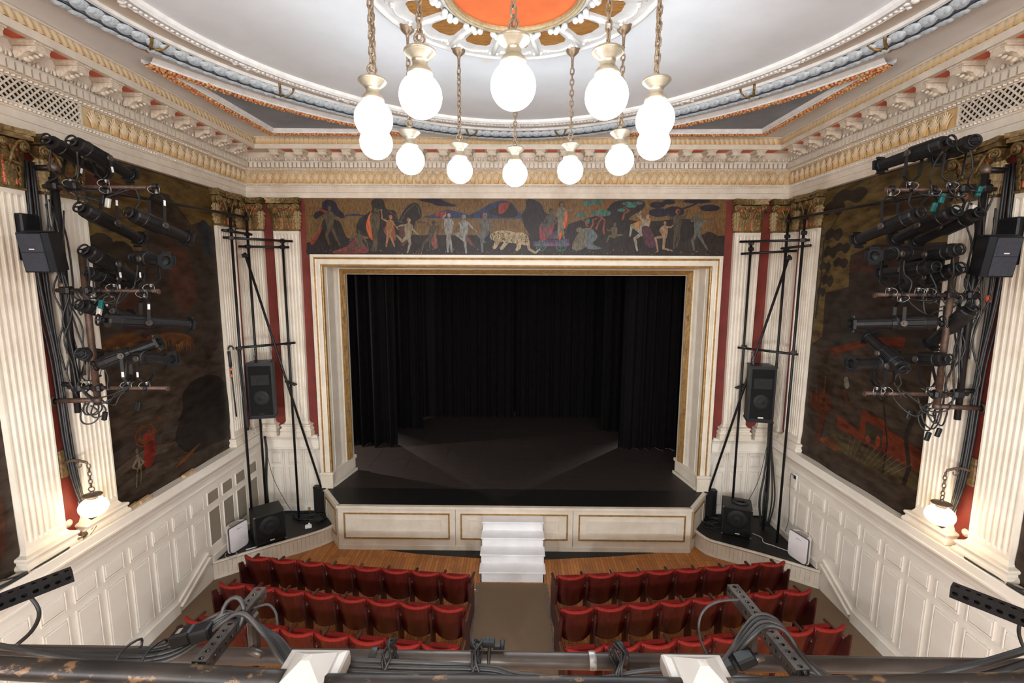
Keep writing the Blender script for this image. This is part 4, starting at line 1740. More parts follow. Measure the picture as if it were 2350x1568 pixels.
# chariot and riders
pa.poly(b_([(210, 480), (600, 450), (610, 500), (560, 530), (230, 530)]), VIO)
pa.poly(b_([(230, 500), (610, 495), (600, 525), (220, 530)]), (128, 84, 112))
for x in (300, 520):
    p = b_([(x, 525)])[0]
    ring = [(p[0] + 11.5 * math.cos(2 * PI * i / 18), p[1] + 11.5 * math.sin(2 * PI * i / 18)) for i in range(19)]
    pa.line(ring, 2, TEAL)
    for k in range(4):
        a = PI * k / 4 + .3
        pa.line([(p[0] - 10 * math.cos(a), p[1] - 10 * math.sin(a)), (p[0] + 10 * math.cos(a), p[1] + 10 * math.sin(a))], 1.3, TEAL)
pa.poly(b_([(360, 380), (470, 370), (470, 450), (360, 455)]), (96, 74, 96))
figure(2303 + 400, 140, 460, (86, 82, 74), 0, [(-.2, .4), (-.34, .5)], [(.2, .4), (.12, .5)], [(-.3, .52), (-.1, .98)], [(-.2, .52), (.0, .98)], [(.1, .18), (.1, .62), (-.1, .98), (-.35, .98), (-.36, .5), (-.1, .5)], DK, PINK)
figure(2303 + 510, 70, 450, (122, 120, 108), 0, [(-.1, .3), (-.08, .5)], [(.18, .22), (.34, .2)], None, None, [(-.08, .2), (.16, .2), (.17, .6), (.06, .8), (.02, .98), (-.06, .98)], DK, ORG)
pa.line(b_([(540, 430), (600, 260), (660, 100)]), 1.6, (140, 84, 60))
# crouching pair
pa.smooth(b_([(640, 560), (660, 460), (740, 350), (840, 340), (900, 420), (880, 470), (820, 440), (800, 520), (720, 570)]), (116, 108, 92))
pa.smooth(b_([(780, 500), (780, 380), (840, 350), (910, 420), (860, 500), (960, 550), (820, 560)]), (104, 112, 118))
pa.ell(*b_([(710, 355)])[0], 7, 6, (120, 112, 98))
figure(2303 + 1090, 280, 560, (104, 90, 70), 0, [(-.2, .3), (-.3, .25)], [(-.1, .3), (-.28, .28)], [(-.2, .5), (-.3, .75)], [(.2, .45), (.35, .45)], None, OLV)
figure(2303 + 1390, 190, 580, (158, 150, 132), 90, [(-.1, 0), (-.06, -.1)], [(-.06, .12), (-.2, -.02)], [(-.3, .3), (-.34, .6)], [(-.2, .65), (-.12, 1)], [(.2, .1), (.1, .55), (0, .5), (-.3, .3), (-.28, .25)], (168, 80, 60), (178, 130, 72))
pa.smooth(b_([(1380, 330), (1470, 330), (1540, 520), (1440, 520)]), (92, 58, 72))
figure(2303 + 1630, 260, 580, (164, 132, 104), -10, [(-.16, .3), (-.05, .5)], [(.2, .2), (.34, .06)], [(-.3, .55), (-.2, 1)], [(-.02, .9), (.3, .98)], None, DK)
figure(2303 + 1760, 140, 550, (86, 74, 60), 0, [(-.16, .25), (-.26, .1)], [(.2, .18), (.26, 0)], [(-.05, .72), (-.06, 1)], [(.06, .7), (.0, .98)], None, (190, 90, 64))
figure(2303 + 1980, 180, 570, (104, 104, 100), 20, [(-.18, .2), (-.06, .0)], [(.24, .2), (.42, .18)], [(-.12, .72), (-.06, 1)], [(.14, .72), (.32, .98)], None, OLV)
pa.line(b_([(2140, 180), (2200, 380)]), 1.4, (134, 66, 50))
# flowers along the ground
rn_ = random.Random(8)
for i in range(220):
    u, v = rn_.uniform(6, 958), rn_.uniform(113, 125)
    if rn_.random() < .35 + .4 * math.sin(u * .03) ** 2:
        pa.ell(u, v, rn_.uniform(.7, 1.6), rn_.uniform(.6, 1.3), rn_.choice([(172, 96, 78), (190, 166, 134), (150, 74, 56), (120, 122, 132), (176, 110, 70)]), 6)
part('painted_scene', pa.mb, 'mural_front', fm)


def side_mural(s, y0, y1, label, painter, z0=2.2, z1=7.215):
    def P(y, z, o):
        bul = .02 + .05 * max(0, 1 - (z - z0) / .5) * (1 if s > 0 else .35) * (.6 + .4 * math.sin(y * 5))
        return W(s, y, z, bul + o)
    t = root('wall_mural', label, 'mural', W(s, (y0 + y1) / 2, z0, .02))
    g = MB()
    ny, nz = 24, 30
    vs = [P(y0 + (y1 - y0) * i / ny, z0 + (z1 - z0) * j / nz, 0) for j in range(nz + 1) for i in range(ny + 1)]
    g.add(vs, [(j * (ny + 1) + i, j * (ny + 1) + i + 1, (j + 1) * (ny + 1) + i + 1, (j + 1) * (ny + 1) + i) for j in range(nz) for i in range(ny)], 0, True, lin((60, 48, 38)))
    part('canvas', g, 'mural_side', t)
    if painter:
        q = Paint(lambda a, b, o: P(a, b, o + .004))
        # subdivide so that paint follows the canvas: shapes stay clear of the bulging hem
        painter(q)
        part('painted_scene', q.mb, 'mural_side', t)
    return t


def paint_left(q):
    OL = (112, 88, 44)
    q.poly([(-3.74, 6.2), (-3.74, 7.2), (-1.12, 7.2), (-1.12, 6.4), (-1.36, 6.6), (-1.7, 6.5), (-2.1, 6.85), (-2.55, 6.9), (-2.8, 6.1), (-3.1, 5.2), (-3.2, 5.6)], OL)
    q.poly([(-3.74, 6.95), (-3.74, 6.75), (-3.2, 6.7), (-2.7, 6.78), (-3.0, 6.9)], (96, 44, 32))
    q.poly([(-2.55, 6.93), (-2.16, 6.92), (-2.03, 6.44), (-1.63, 6.26), (-1.37, 6.6), (-1.12, 6.5), (-1.12, 4.4), (-1.69, 3.97), (-3.0, 4.6), (-2.74, 5.85)], (58, 44, 34))
    q.smooth([(-1.5, 6.5), (-1.35, 6.62), (-1.15, 6.4), (-1.2, 6.0), (-1.45, 6.1)], (44, 50, 60))
    q.smooth([(-2.3, 6.1), (-1.9, 6.0), (-1.7, 5.4), (-2.0, 5.0), (-2.3, 5.4)], (78, 44, 30))
    for cy, cz, r in ((-3.5, 6.05, .18), (-3.2, 5.95, .2), (-2.98, 5.8, .15), (-3.35, 5.75, .18)):
        q.ell(cy, cz, r * 1.1, r * .8, (50, 40, 28), 10)
    rq = random.Random(3)
    for k in range(60):
        yy = -3.65 + 1.75 * k / 60
        hh = rq.uniform(.08, .26)
        zz = 4.66 + .06 * math.sin(k * .5) - (.1 if k > 45 else 0)
        q.line([(yy, zz), (yy + rq.uniform(-.05, .05), zz - hh)], rq.uniform(.03, .06), rq.choice([(112, 70, 28), (96, 56, 26), (126, 80, 32)]), .008)
    q.smooth([(-3.66, 4.72), (-3.27, 4.8), (-2.9, 4.68), (-2.5, 4.72), (-2.1, 4.66), (-1.87, 4.5), (-2.4, 4.58), (-2.71, 4.6), (-3.2, 4.66), (-3.61, 4.64)], (98, 58, 26))
    q.smooth([(-3.4, 5.5), (-3.0, 5.4), (-2.9, 4.9), (-3.3, 4.85)], (74, 44, 30))
    for i, (a, b) in enumerate(((3.4, (74, 60, 48)), (3.15, (66, 56, 50)), (2.9, (86, 72, 60)), (2.62, (78, 66, 54)))):
        q.smooth([(-3.72, a), (-3.1, a + .12), (-2.5, a + .02), (-2.0, a + .14), (-2.0, a + .05), (-2.6, a - .08), (-3.2, a - .02), (-3.72, a - .12)], b)
    q.smooth([(-2.52, 2.93), (-2.3, 3.4), (-2.22, 3.7), (-1.71, 3.85), (-1.14, 3.6), (-1.12, 2.6), (-1.7, 2.55), (-2.2, 2.6)], (36, 28, 24))
    q.smooth([(-3.15, 3.25), (-2.98, 3.2), (-2.94, 2.95), (-3.06, 2.72), (-3.2, 2.78), (-3.16, 3.05)], (132, 42, 28))
    rq = random.Random(6)
    for k in range(34):
        a0 = rq.uniform(0, 6.28)
        r0 = rq.uniform(.10, .24)
        q.line([(-3.12 + r0 * math.cos(a0 + t) * .85, 3.24 + r0 * .75 * math.sin(a0 + t)) for t in (0, .5, 1.0, 1.5)], .011, rq.choice([(126, 66, 30), (104, 54, 28), (142, 84, 40)]), .004)
    q.ell(-3.06, 3.28, .035, .045, (76, 54, 40), 10)
    q.line([(-2.98, 3.2), (-2.86, 3.24)], .03, (120, 46, 30), .015)
    for k in range(10):
        a0 = k * .63
        q.line([(-2.82, 3.4), (-2.82 + .05 * math.cos(a0), 3.4 + .06 * math.sin(a0))], .012, (118, 64, 32), .005)
    q.line([(-2.82, 3.36), (-2.86, 2.8)], .015, (90, 60, 36))
    for l in ([(-3.30, 3.0), (-3.28, 2.86), (-3.34, 2.72), (-3.38, 2.52)], [(-3.28, 2.86), (-3.26, 2.7), (-3.30, 2.54)], [(-3.31, 2.94), (-3.40, 2.84), (-3.33, 2.78)], [(-3.27, 2.94), (-3.20, 2.84), (-3.28, 2.8)]):
        q.line(l, .045, (124, 110, 90), .018)
    q.ell(-3.30, 3.05, .03, .04, (112, 96, 78), 8)
    for k in range(5):
        q.line([(-3.1 + .03 * k, 3.12), (-3.14 + .035 * k, 2.8)], .008, (112, 34, 24), .004)
    q.smooth([(-2.6, 2.5), (-2.3, 2.62), (-1.95, 2.68), (-2.15, 2.6), (-2.45, 2.5)], (122, 72, 34))


def paint_right(q):
    OL = (108, 88, 48)
    q.poly([(-1.12, 4.4), (-1.12, 7.2), (-3.74, 7.2), (-3.74, 6.1), (-2.4, 6.13), (-1.92, 6.02), (-1.95, 5.5), (-1.4, 5.38), (-1.4, 4.6)], OL)
    DKT = (50, 42, 34)
    q.poly([(-1.92, 6.02), (-2.4, 6.15), (-3.74, 6.1), (-3.74, 4.7), (-2.15, 4.6), (-1.41, 4.5), (-1.37, 5.38), (-1.95, 5.5)], (56, 44, 38))
    q.poly([(-1.9, 5.9), (-2.4, 6.1), (-2.9, 6.08), (-2.9, 5.7), (-1.95, 5.75)], (70, 40, 32))
    q.poly([(-2.75, 6.9), (-2.9, 7.15), (-3.05, 6.9), (-3.4, 6.6), (-2.4, 6.55)], (78, 56, 36))
    for k in range(5):
        q.line([(-2.9, 7.05 - k * .0), (-2.45 - .22 * k, 6.56)], .012, (60, 44, 30))
    for cy, cz, ry, rz_ in ((-1.75, 7.0, .42, .14), (-1.4, 6.85, .28, .14), (-1.45, 6.4, .24, .12), (-1.7, 6.15, .2, .1), (-1.4, 6.1, .18, .12), (-1.3, 5.85, .16, .1), (-1.7, 5.9, .18, .1), (-1.4, 5.6, .16, .12), (-1.25, 5.4, .12, .1), (-1.5, 5.25, .12, .06)):
        q.smooth([(cy - ry, cz), (cy - ry * .6, cz + rz_ * .8), (cy - ry * .1, cz + rz_ * .6), (cy + ry * .4, cz + rz_), (cy + ry, cz + rz_ * .2), (cy + ry * .7, cz - rz_ * .7), (cy + ry * .1, cz - rz_ * .4), (cy - ry * .5, cz - rz_)], DKT)
    q.line([(-1.16, 4.9), (-1.22, 5.6), (-1.2, 6.3), (-1.6, 6.8)], .05, DKT, .02)
    RD = (104, 44, 24)
    q.poly([(-1.57, 4.38), (-2.49, 4.72), (-3.2, 4.8), (-3.2, 4.66), (-2.5, 4.58), (-1.7, 4.3)], RD)
    q.poly([(-1.9, 4.75), (-2.45, 4.68), (-1.6, 4.42)], (56, 52, 44))
    q.poly([(-1.35, 3.95), (-1.86, 4.0), (-1.8, 3.6), (-1.42, 3.55)], (62, 44, 30))
    q.ell(-1.6, 4.1, .26, .16, (70, 58, 42), 12)
    q.line([(-1.6, 3.9), (-1.6, 3.6)], .04, (108, 78, 44))
    q.poly([(-1.2, 3.5), (-1.6, 3.62), (-1.82, 3.46), (-1.82, 3.32), (-1.45, 3.2), (-1.2, 3.32)], (92, 46, 24))
    q.poly([(-1.55, 3.3), (-1.72, 3.3), (-1.58, 2.62), (-1.46, 2.6)], (84, 40, 22))
    for k in range(4):
        q.line([(-1.25 - .14 * k, 3.56 + (.03 if k < 2 else -.04)), (-1.25 - .14 * k, 3.36)], .012, (128, 70, 34))
    q.poly([(-1.97, 3.32), (-2.5, 3.2), (-2.55, 3.56), (-3.0, 3.52), (-3.1, 3.4), (-3.70, 3.3), (-3.72, 2.98), (-2.69, 3.04), (-2.0, 3.08)], (108, 46, 24))
    q.poly([(-2.65, 3.4), (-3.0, 3.36), (-3.0, 3.08), (-2.65, 3.08)], (60, 50, 36))
    q.poly([(-1.53, 2.72), (-2.06, 3.0), (-3.72, 2.95), (-3.72, 2.72), (-2.72, 2.68)], (84, 70, 44))
    q.poly([(-1.55, 2.72), (-2.0, 2.66), (-2.2, 2.76), (-1.8, 2.84)], (118, 66, 30))
    q.line([(-3.5, 3.8), (-3.4, 3.4), (-3.52, 3.0), (-3.46, 2.7)], .07, (44, 36, 30))
    q.line([(-2.95, 3.75), (-3.1, 3.2), (-3.08, 2.72)], .025, (40, 32, 28))
    q.line([(-2.1, 3.85), (-2.25, 3.5)], .03, (96, 46, 24))
    q.line([(-2.0, 3.8), (-2.12, 3.5)], .03, (86, 42, 24))
    q.smooth([(-2.06, 3.95), (-2.14, 4.0), (-2.2, 3.86), (-2.12, 3.8)], (124, 118, 100))
    for k in range(12):
        q.line([(-2.3 - .08 * k, 2.72), (-2.35 - .11 * k, 3.06)], .008, (112, 100, 84))
    q.ell(-2.72, 3.12, .05, .07, (128, 60, 38), 10)
    q.ell(-2.92, 3.16, .05, .09, (140, 56, 34), 10)


side_mural(-1, -3.78, -1.08, 'dark brown wall painting of mountains and a red-robed figure, left wall', paint_left)
side_mural(1, -3.78, -1.08, 'dark brown wall painting of pines and red pavilions, right wall', paint_right)


def paint_edge(q):
    for k in range(9):
        q.line([(-5.3 - .1 * k, 2.9 + .1 * (k % 3)), (-5.15 - .12 * k, 2.7), (-5.3 - .08 * k, 2.5)], .012, (150, 76, 40))
    q.smooth([(-5.1, 3.2), (-5.3, 3.3), (-5.6, 3.0), (-5.4, 2.5), (-5.15, 2.6)], (84, 48, 32))


side_mural(-1, -8.5, -5.0, 'dark wall painting cut off at the left edge of view behind the nearest pilaster', paint_edge)
side_mural(1, -8.5, -5.0, 'dark wall painting cut off at the right edge of view behind the nearest pilaster', None)

# ================================================================== GLOBE LAMPS
def chain_mesh(L_, link=.075, w=.042, r=.0075):
    g = MB()
    n = max(1, int(L_ / (link * .78)))
    st_ = L_ / n
    for i in range(n):
        zc = -st_ * (i + .5)
        pts = []
        for k in range(10):
            a = 2 * PI * k / 10
            x, z = math.cos(a) * w / 2, math.sin(a) * w / 2
            z += (link - w) / 2 * (1 if math.sin(a) > 0 else -1)
            pts.append((x, 0, zc + z) if i % 2 == 0 else (0, x, zc + z))
        g.tube(pts, r, 6, closed=True)
    return g


ZG = 6.885                    # globe centre
ZCAN = ZC - .012
can = MB().lathe([(.085, 0), (.088, -.02), (.075, -.03), (.07, -.055), (.04, -.085), (.022, -.1), (.016, -.13), (.014, -.22), (.02, -.225), (.012, -.235), (.0, -.235)], n=24)
ME_CAN = can.mesh('canopy', 'bronze')
ME_CHAIN = chain_mesh(ZCAN - .235 - (ZG + .375)).mesh('chain', 'bronze')
rg = MB().tube([(.036 * math.cos(2 * PI * k / 16), 0, .036 * math.sin(2 * PI * k / 16)) for k in range(16)], .008, 6, closed=True)
ME_RING = rg.mesh('hanging_ring', 'bronze')
fit = MB().lathe([(.0, .215), (.018, .212), (.022, .2), (.016, .19), (.03, .18), (.10, .165), (.112, .155), (.114, .143), (.105, .138), (.10, .128), (.062, .098), (.054, .082), (.054, .05), (.07, .042), (.085, .02), (.09, .0), (.085, -.004)], n=32)
ME_FIT = fit.mesh('fitter', 'brass_pale')
glb = MB().lathe([(.07, .147)] + [(.152 * math.sin(R(a)), .152 * math.cos(R(a))) for a in range(28, 176, 8)] + [(.0, -.152)], n=36)
ME_GLB = glb.mesh('globe', 'globe')
PL = ['far side of the ring, straight ahead', 'far side, first right of centre', 'far side, second right of centre', 'right end of the ring, lower of two overlapping', 'near side, overlapping the globe at the right end', 'near side, between the middle and the right end',
      'near side, in the middle and biggest', 'near side, between the middle and the left end', 'near side, overlapping the globe at the left end', 'left end of the ring, lower of two overlapping', 'far side, second left of centre', 'far side, first left of centre']
for k in range(12):
    th = 2 * PI * k / 12
    x, y = 1.32 * math.sin(th), CY + 1.32 * math.cos(th)
    t = root('globe_pendant', 'lit white globe on a chain, ' + PL[k], 'pendant lamp', (x, y, ZCAN), 'globe pendants in a ring below the ceiling rose')
    rz = random.uniform(0, 3)
    inst('canopy', ME_CAN, t, (x, y, ZCAN), rz)
    inst('chain', ME_CHAIN, t, (x, y, ZCAN - .235), rz)
    inst('hanging_ring', ME_RING, t, (x, y, ZG + .145 + .215 + .02), rz + .6)
    inst('fitter', ME_FIT, t, (x, y, ZG + .145), rz)
    inst('globe', ME_GLB, t, (x, y, ZG), rz)

# wall brackets with squat globes
for s in (-1, 1):
    nm = 'left' if s < 0 else 'right'
    gx, gy, gz = s * 5.28, -4.37, 2.73
    t = root('wall_lantern', f'lit squat globe hung by a chain from a bronze wall bracket, {nm} wall', 'wall lamp', (s * 5.59, gy, 3.3), 'wall lanterns between the pilasters')
    g = MB()
    g.bb((s * 5.6, gy - .06, 3.12), (s * 5.57, gy + .06, 3.48), 0, .02)
    part('back_plate', g, 'gilt', t)
    g = MB()
    g.tube(catmull([(s * 5.58, gy, 3.31), (s * 5.45, gy, 3.34), (s * 5.32, gy, 3.32), (s * 5.29, gy, 3.30)], 5), [.018] * 8 + [.016] * 6 + [.012] * 2, 8)
    g.tube([(s * (5.40 + .03 * math.cos(a)), gy, 3.28 + .03 * math.sin(a)) for a in [R(90 - 30 * i) for i in range(11)]], .007, 6)
    part('arm', g, 'bronze_dark', t)
    me = chain_mesh(.30, .06, .034, .0065).mesh('chain', 'bronze_dark')
    inst('chain', me, t, (gx, gy, 3.29), .4)
    g = MB().tube([(gx + .03 * math.cos(2 * PI * k / 14), gy + .01 * math.cos(2 * PI * k / 14), 2.965 + .03 * math.sin(2 * PI * k / 14)) for k in range(14)], .0065, 6, closed=True)
    part('hanging_ring', g, 'bronze_dark', t)
    g = MB().lathe([(0, .215), (.015, .21), (.02, .2), (.012, .19), (.03, .183), (.095, .168), (.105, .16), (.1, .15), (.06, .14), (.055, .125), (.06, .1), (.085, .075), (.092, .06), (.088, .05)], (gx, gy, gz), n=28)
    part('fitter', g, 'bronze_dark', t)
    g = MB().sphere((gx, gy, gz), .152, 28, 16, sq=(1, 1, .8))
    part('globe', g, 'globe_warm', t)

# ================================================================== STAGE LIGHTING BOOMS
YBM = -4.36
ARMZ = {'top': 6.63, 'mid': 5.44, 'low': 4.265}


def cable_pts(a, b, sag, seed, k=5):
    rnd = random.Random(seed)
    a, b = Vector(a), Vector(b)
    out = []
    for i in range(k + 1):
        t = i / k
        p = a.lerp(b, t)
        p.z -= sag * 4 * t * (1 - t)
        if 0 < i < k:
            p += Vector((rnd.uniform(-.04, .04), rnd.uniform(-.05, .05), rnd.uniform(-.03, .03)))
        out.append(p)
    return out


for s in (-1, 1):
    nm = 'left' if s < 0 else 'right'
    t = root('lighting_boom', f'pipe lighting boom with three arms standing off the {nm} wall', 'lighting boom', (s * 5.5, YBM, 4.0))
    g = MB()
    g.cyl((s * 5.34, YBM, 3.95), (s * 5.28, YBM, 6.84), .034, n=12)
    part('upright', g, 'black_metal', t)
    g = MB()
    g.cyl((s * 5.42, YBM + .08, 4.2), (s * 5.40, YBM + .08, 6.75), .024, n=10)
    part('upright', g, 'black_metal', t)
    g = MB()
    g.cyl((s * 5.05, YBM - .03, 4.13), (s * 5.04, YBM - .03, 5.86), .036, n=12)
    g.cyl((s * 5.05, YBM - .03, 5.86), (s * 5.05, YBM - .03, 5.88), .03, n=12)
    part('drop_pipe', g, 'rust', t)
    g = MB()
    g.cyl((s * 5.6, YBM - .03, 4.10), (s * 5.05, YBM - .03, 4.12), .03, n=10)
    g.sphere((s * 5.05, YBM - .03, 4.12), .045, 10, 8)
    g.lathe([(.07, 0), (.07, .02), (.04, .03)], (s * 5.598, YBM - .03, 4.10), (-s, 0, 0), 16)
    part('wall_bracket', g, 'rust', t)
    for z in (6.84, 5.86, 4.3):
        g = MB()
        g.cyl((s * 5.6, YBM + .02, z), (s * 5.28, YBM, z), .03, n=10)
        part('wall_bracket', g, 'black_metal', t)
    for key, z in ARMZ.items():
        g = MB()
        g.cyl((s * 5.42, YBM, z), (s * (4.20 if key != 'top' else 4.21), YBM, z - (.01 if key == 'top' else 0)), .0245, n=12)
        g.cyl((s * 4.21, YBM, z - .01), (s * 4.195, YBM, z - .01), .028, n=12)
        part('arm', g, 'rust', t)
        g = MB()
        g.box((s * 5.30, YBM, z), (.12, .11, .1), None, 0, .02)
        part('pipe_clamp', g, 'black_metal', t)
        g = MB()
        g.box((s * 5.05, YBM - .015, z), (.1, .1, .1), None, 0, .02)
        part('pipe_clamp', g, 'black_metal', t)
    # pale elbow fitting
    g = MB()
    g.sphere((s * 5.28, YBM, 6.84), .055, 12, 8)
    part('elbow', g, 'bronze_dark', t)
    g = MB()
    g.sphere((s * 5.33, YBM, 5.5), .05, 12, 8)
    part('elbow', g, 'bronze_dark', t)
    # cable runs hanging on the boom
    rnd = random.Random(21 + s)
    for k in range(9):
        a = (s * rnd.uniform(5.25, 5.4), YBM + rnd.uniform(-.08, .1), rnd.uniform(6.3, 6.85))
        b = (s * rnd.uniform(5.2, 5.42), YBM + rnd.uniform(-.08, .1), rnd.uniform(4.1, 4.7))
        P = [Vector(a)]
        for q in range(1, 7):
            f = Vector(a).lerp(Vector(b), q / 7)
            P.append(f + Vector((rnd.uniform(-.05, .05), rnd.uniform(-.07, .07), 0)))
        P.append(Vector(b))
        g = MB()
        rope(g, P, .0095, 6, 4)
        part('cable', g, 'rubber', t)
    for key, z in ARMZ.items():
        for k in range(4):
            x0, x1 = rnd.uniform(5.1, 5.35), rnd.uniform(4.4, 4.95)
            g = MB()
            rope(g, cable_pts((s * x0, YBM - .03, z + .02), (s * x1, YBM - .02, z + rnd.uniform(-.05, .1)), rnd.uniform(.06, .26), k + int(z * 10)), .0085, 6, 4)
            part('cable', g, 'rubber', t)
    for k in range(4):
        c = Vector((s * rnd.uniform(4.95, 5.2), YBM + rnd.uniform(-.05, .05), 4.1 - rnd.uniform(.02, .1)))
        rr = rnd.uniform(.08, .16)
        g = MB()
        P = [c + Vector((rr * .8 * math.cos(R(80 + 340 * q / 10)), .03 * math.sin(q), rr * math.sin(R(80 + 340 * q / 10)) - rr * .5)) for q in range(11)]
        rope(g, P, .009, 6, 3)
        part('cable_loop', g, 'rubber', t)
    for x, z, mt in ((4.72, 6.48, 'black_plastic'), (4.66, 6.44, 'wire'), (4.9, 5.2, 'wire'), (4.87, 5.28, 'teal'), (4.98, 3.92, 'black_plastic'), (4.55, 4.05, 'black_plastic')) if s < 0 else \
            ((4.80, 6.52, 'teal'), (4.72, 6.42, 'teal'), (5.02, 6.35, 'teal'), (5.16, 6.40, 'wire'), (5.2, 6.6, 'teal'), (4.72, 4.02, 'black_plastic'), (4.98, 3.75, 'black_plastic'), (5.1, 3.8, 'black_plastic')):
        g = MB()
        g.box((s * x, YBM - .04, z), (.05, .04, .11), Matrix.Rotation(R(14), 3, 'Y'), 0, .008)
        part('plug', g, mt, t)
    # black mains box behind the loudspeaker
    g = MB()
    g.bb((s * 5.46, -4.62, 5.78), (s * 5.59, -4.40, 6.30), 0, .015)
    single('wall_box', g, 'black_plastic', f'tall black box on the {nm} wall above the loudspeaker', 'equipment box', (s * 5.58, -4.5, 5.78))
    # cable bundle down the red strip of wall
    t = root('cable_bundle', f'bundle of thick black cables running down between the pilasters, {nm} wall', 'cables', (s * 5.55, YBM, 2.3))
    for k in range(7):
        o = (k - 3) * .012 + .006 * math.sin(k * 2.3)
        q_ = .022 * (k % 3)
        P = [(s * (5.55 - q_), YBM + o * 2 - .04, 6.9), (s * (5.56 - q_), YBM + o * 2.4 - .05, 5.6), (s * (5.55 - q_), YBM + o * 1.2 + .01 * math.sin(k), 4.6), (s * (5.55 - q_), YBM + .02 + o, 3.6), (s * (5.54 - q_), YBM + .05 + o * .6, 3.0), (s * 5.5, YBM + .14 + o * .6, 2.55), (s * 5.50, YBM + .30 + o, 2.39), (s * 5.50, YBM + .52 + o, 2.32)]
        g = MB()
        rope(g, P, .0135, 7, 5)
        part('cable', g, 'rubber', t)
    # thin cable along the dado cap
    g = MB()
    rope(g, [(s * 5.5, -6.2, 2.7), (s * 5.46, -5.6, 2.5), (s * 5.44, -5.2, 2.34), (s * 5.42, -4.9, 2.32), (s * 5.42, -4.6, 2.32)], .011, 6, 6)
    single('loose_cable', g, 'rubber', f'thin black cable drooping across the near pilaster base, {nm} wall', 'cable', (s * 5.5, -5.2, 2.2))
    g = MB()
    rope(g, [(s * 5.5, -6.4, 2.6), (s * 5.45, -5.8, 2.42), (s * 5.43, -5.35, 2.33), (s * 5.41, -5.1, 2.325)], .018, 6, 6)
    single('loose_cable', g, 'rubber', f'thicker black cable lying on the dado ledge at the edge of view, {nm} wall', 'cable', (s * 5.5, -5.2, 2.2))
    # long pipe from boom to scaffold
    g = MB()
    g.cyl((s * 5.2, -4.34, 6.67), (s * 5.30, -.45, 6.78), .0245, n=10)
    single('long_pipe', g, 'black_metal', f'long horizontal pipe in front of the {nm} wall painting', 'pipe', (s * 5.28, -2.3, 6.7))

# tangle of old wire on the left ledge
t = root('wire_tangle', 'tangle of brown wire lying on the ledge under the left wall lantern', 'wire', (-5.5, -4.30, 2.3))
rnd = random.Random(5)
for k in range(7):
    P = []
    for q in range(9):
        a = q * 1.1 + k
        P.append((-5.48 + .06 * math.cos(a) + rnd.uniform(-.02, .02), -4.33 + .13 * math.sin(a * .9) + rnd.uniform(-.03, .03), 2.325 + .05 * abs(math.sin(a * 1.3 + k))))
    g = MB()
    rope(g, P, .005, 5, 4)
    part('wire', g, 'bronze_dark', t)
for i, (y, l_) in enumerate(((-2.42, .3), (-3.36, .22), (-3.6, .26))):
    g = MB()
    g.box(W(-1, y, 2.328, .12), (.06, l_, .05), Matrix.Rotation(R(6), 3, 'Z'), 0, .004)
    single('wood_offcut', g, 'offcut', ['pale wood offcut on the left dado ledge below the painted yellow figure', 'pale wood offcut on the left dado ledge, the middle of three', 'pale wood offcut on the left dado ledge beside the second pilaster'][i], 'wood offcut', W(-1, y, 2.30, .12))


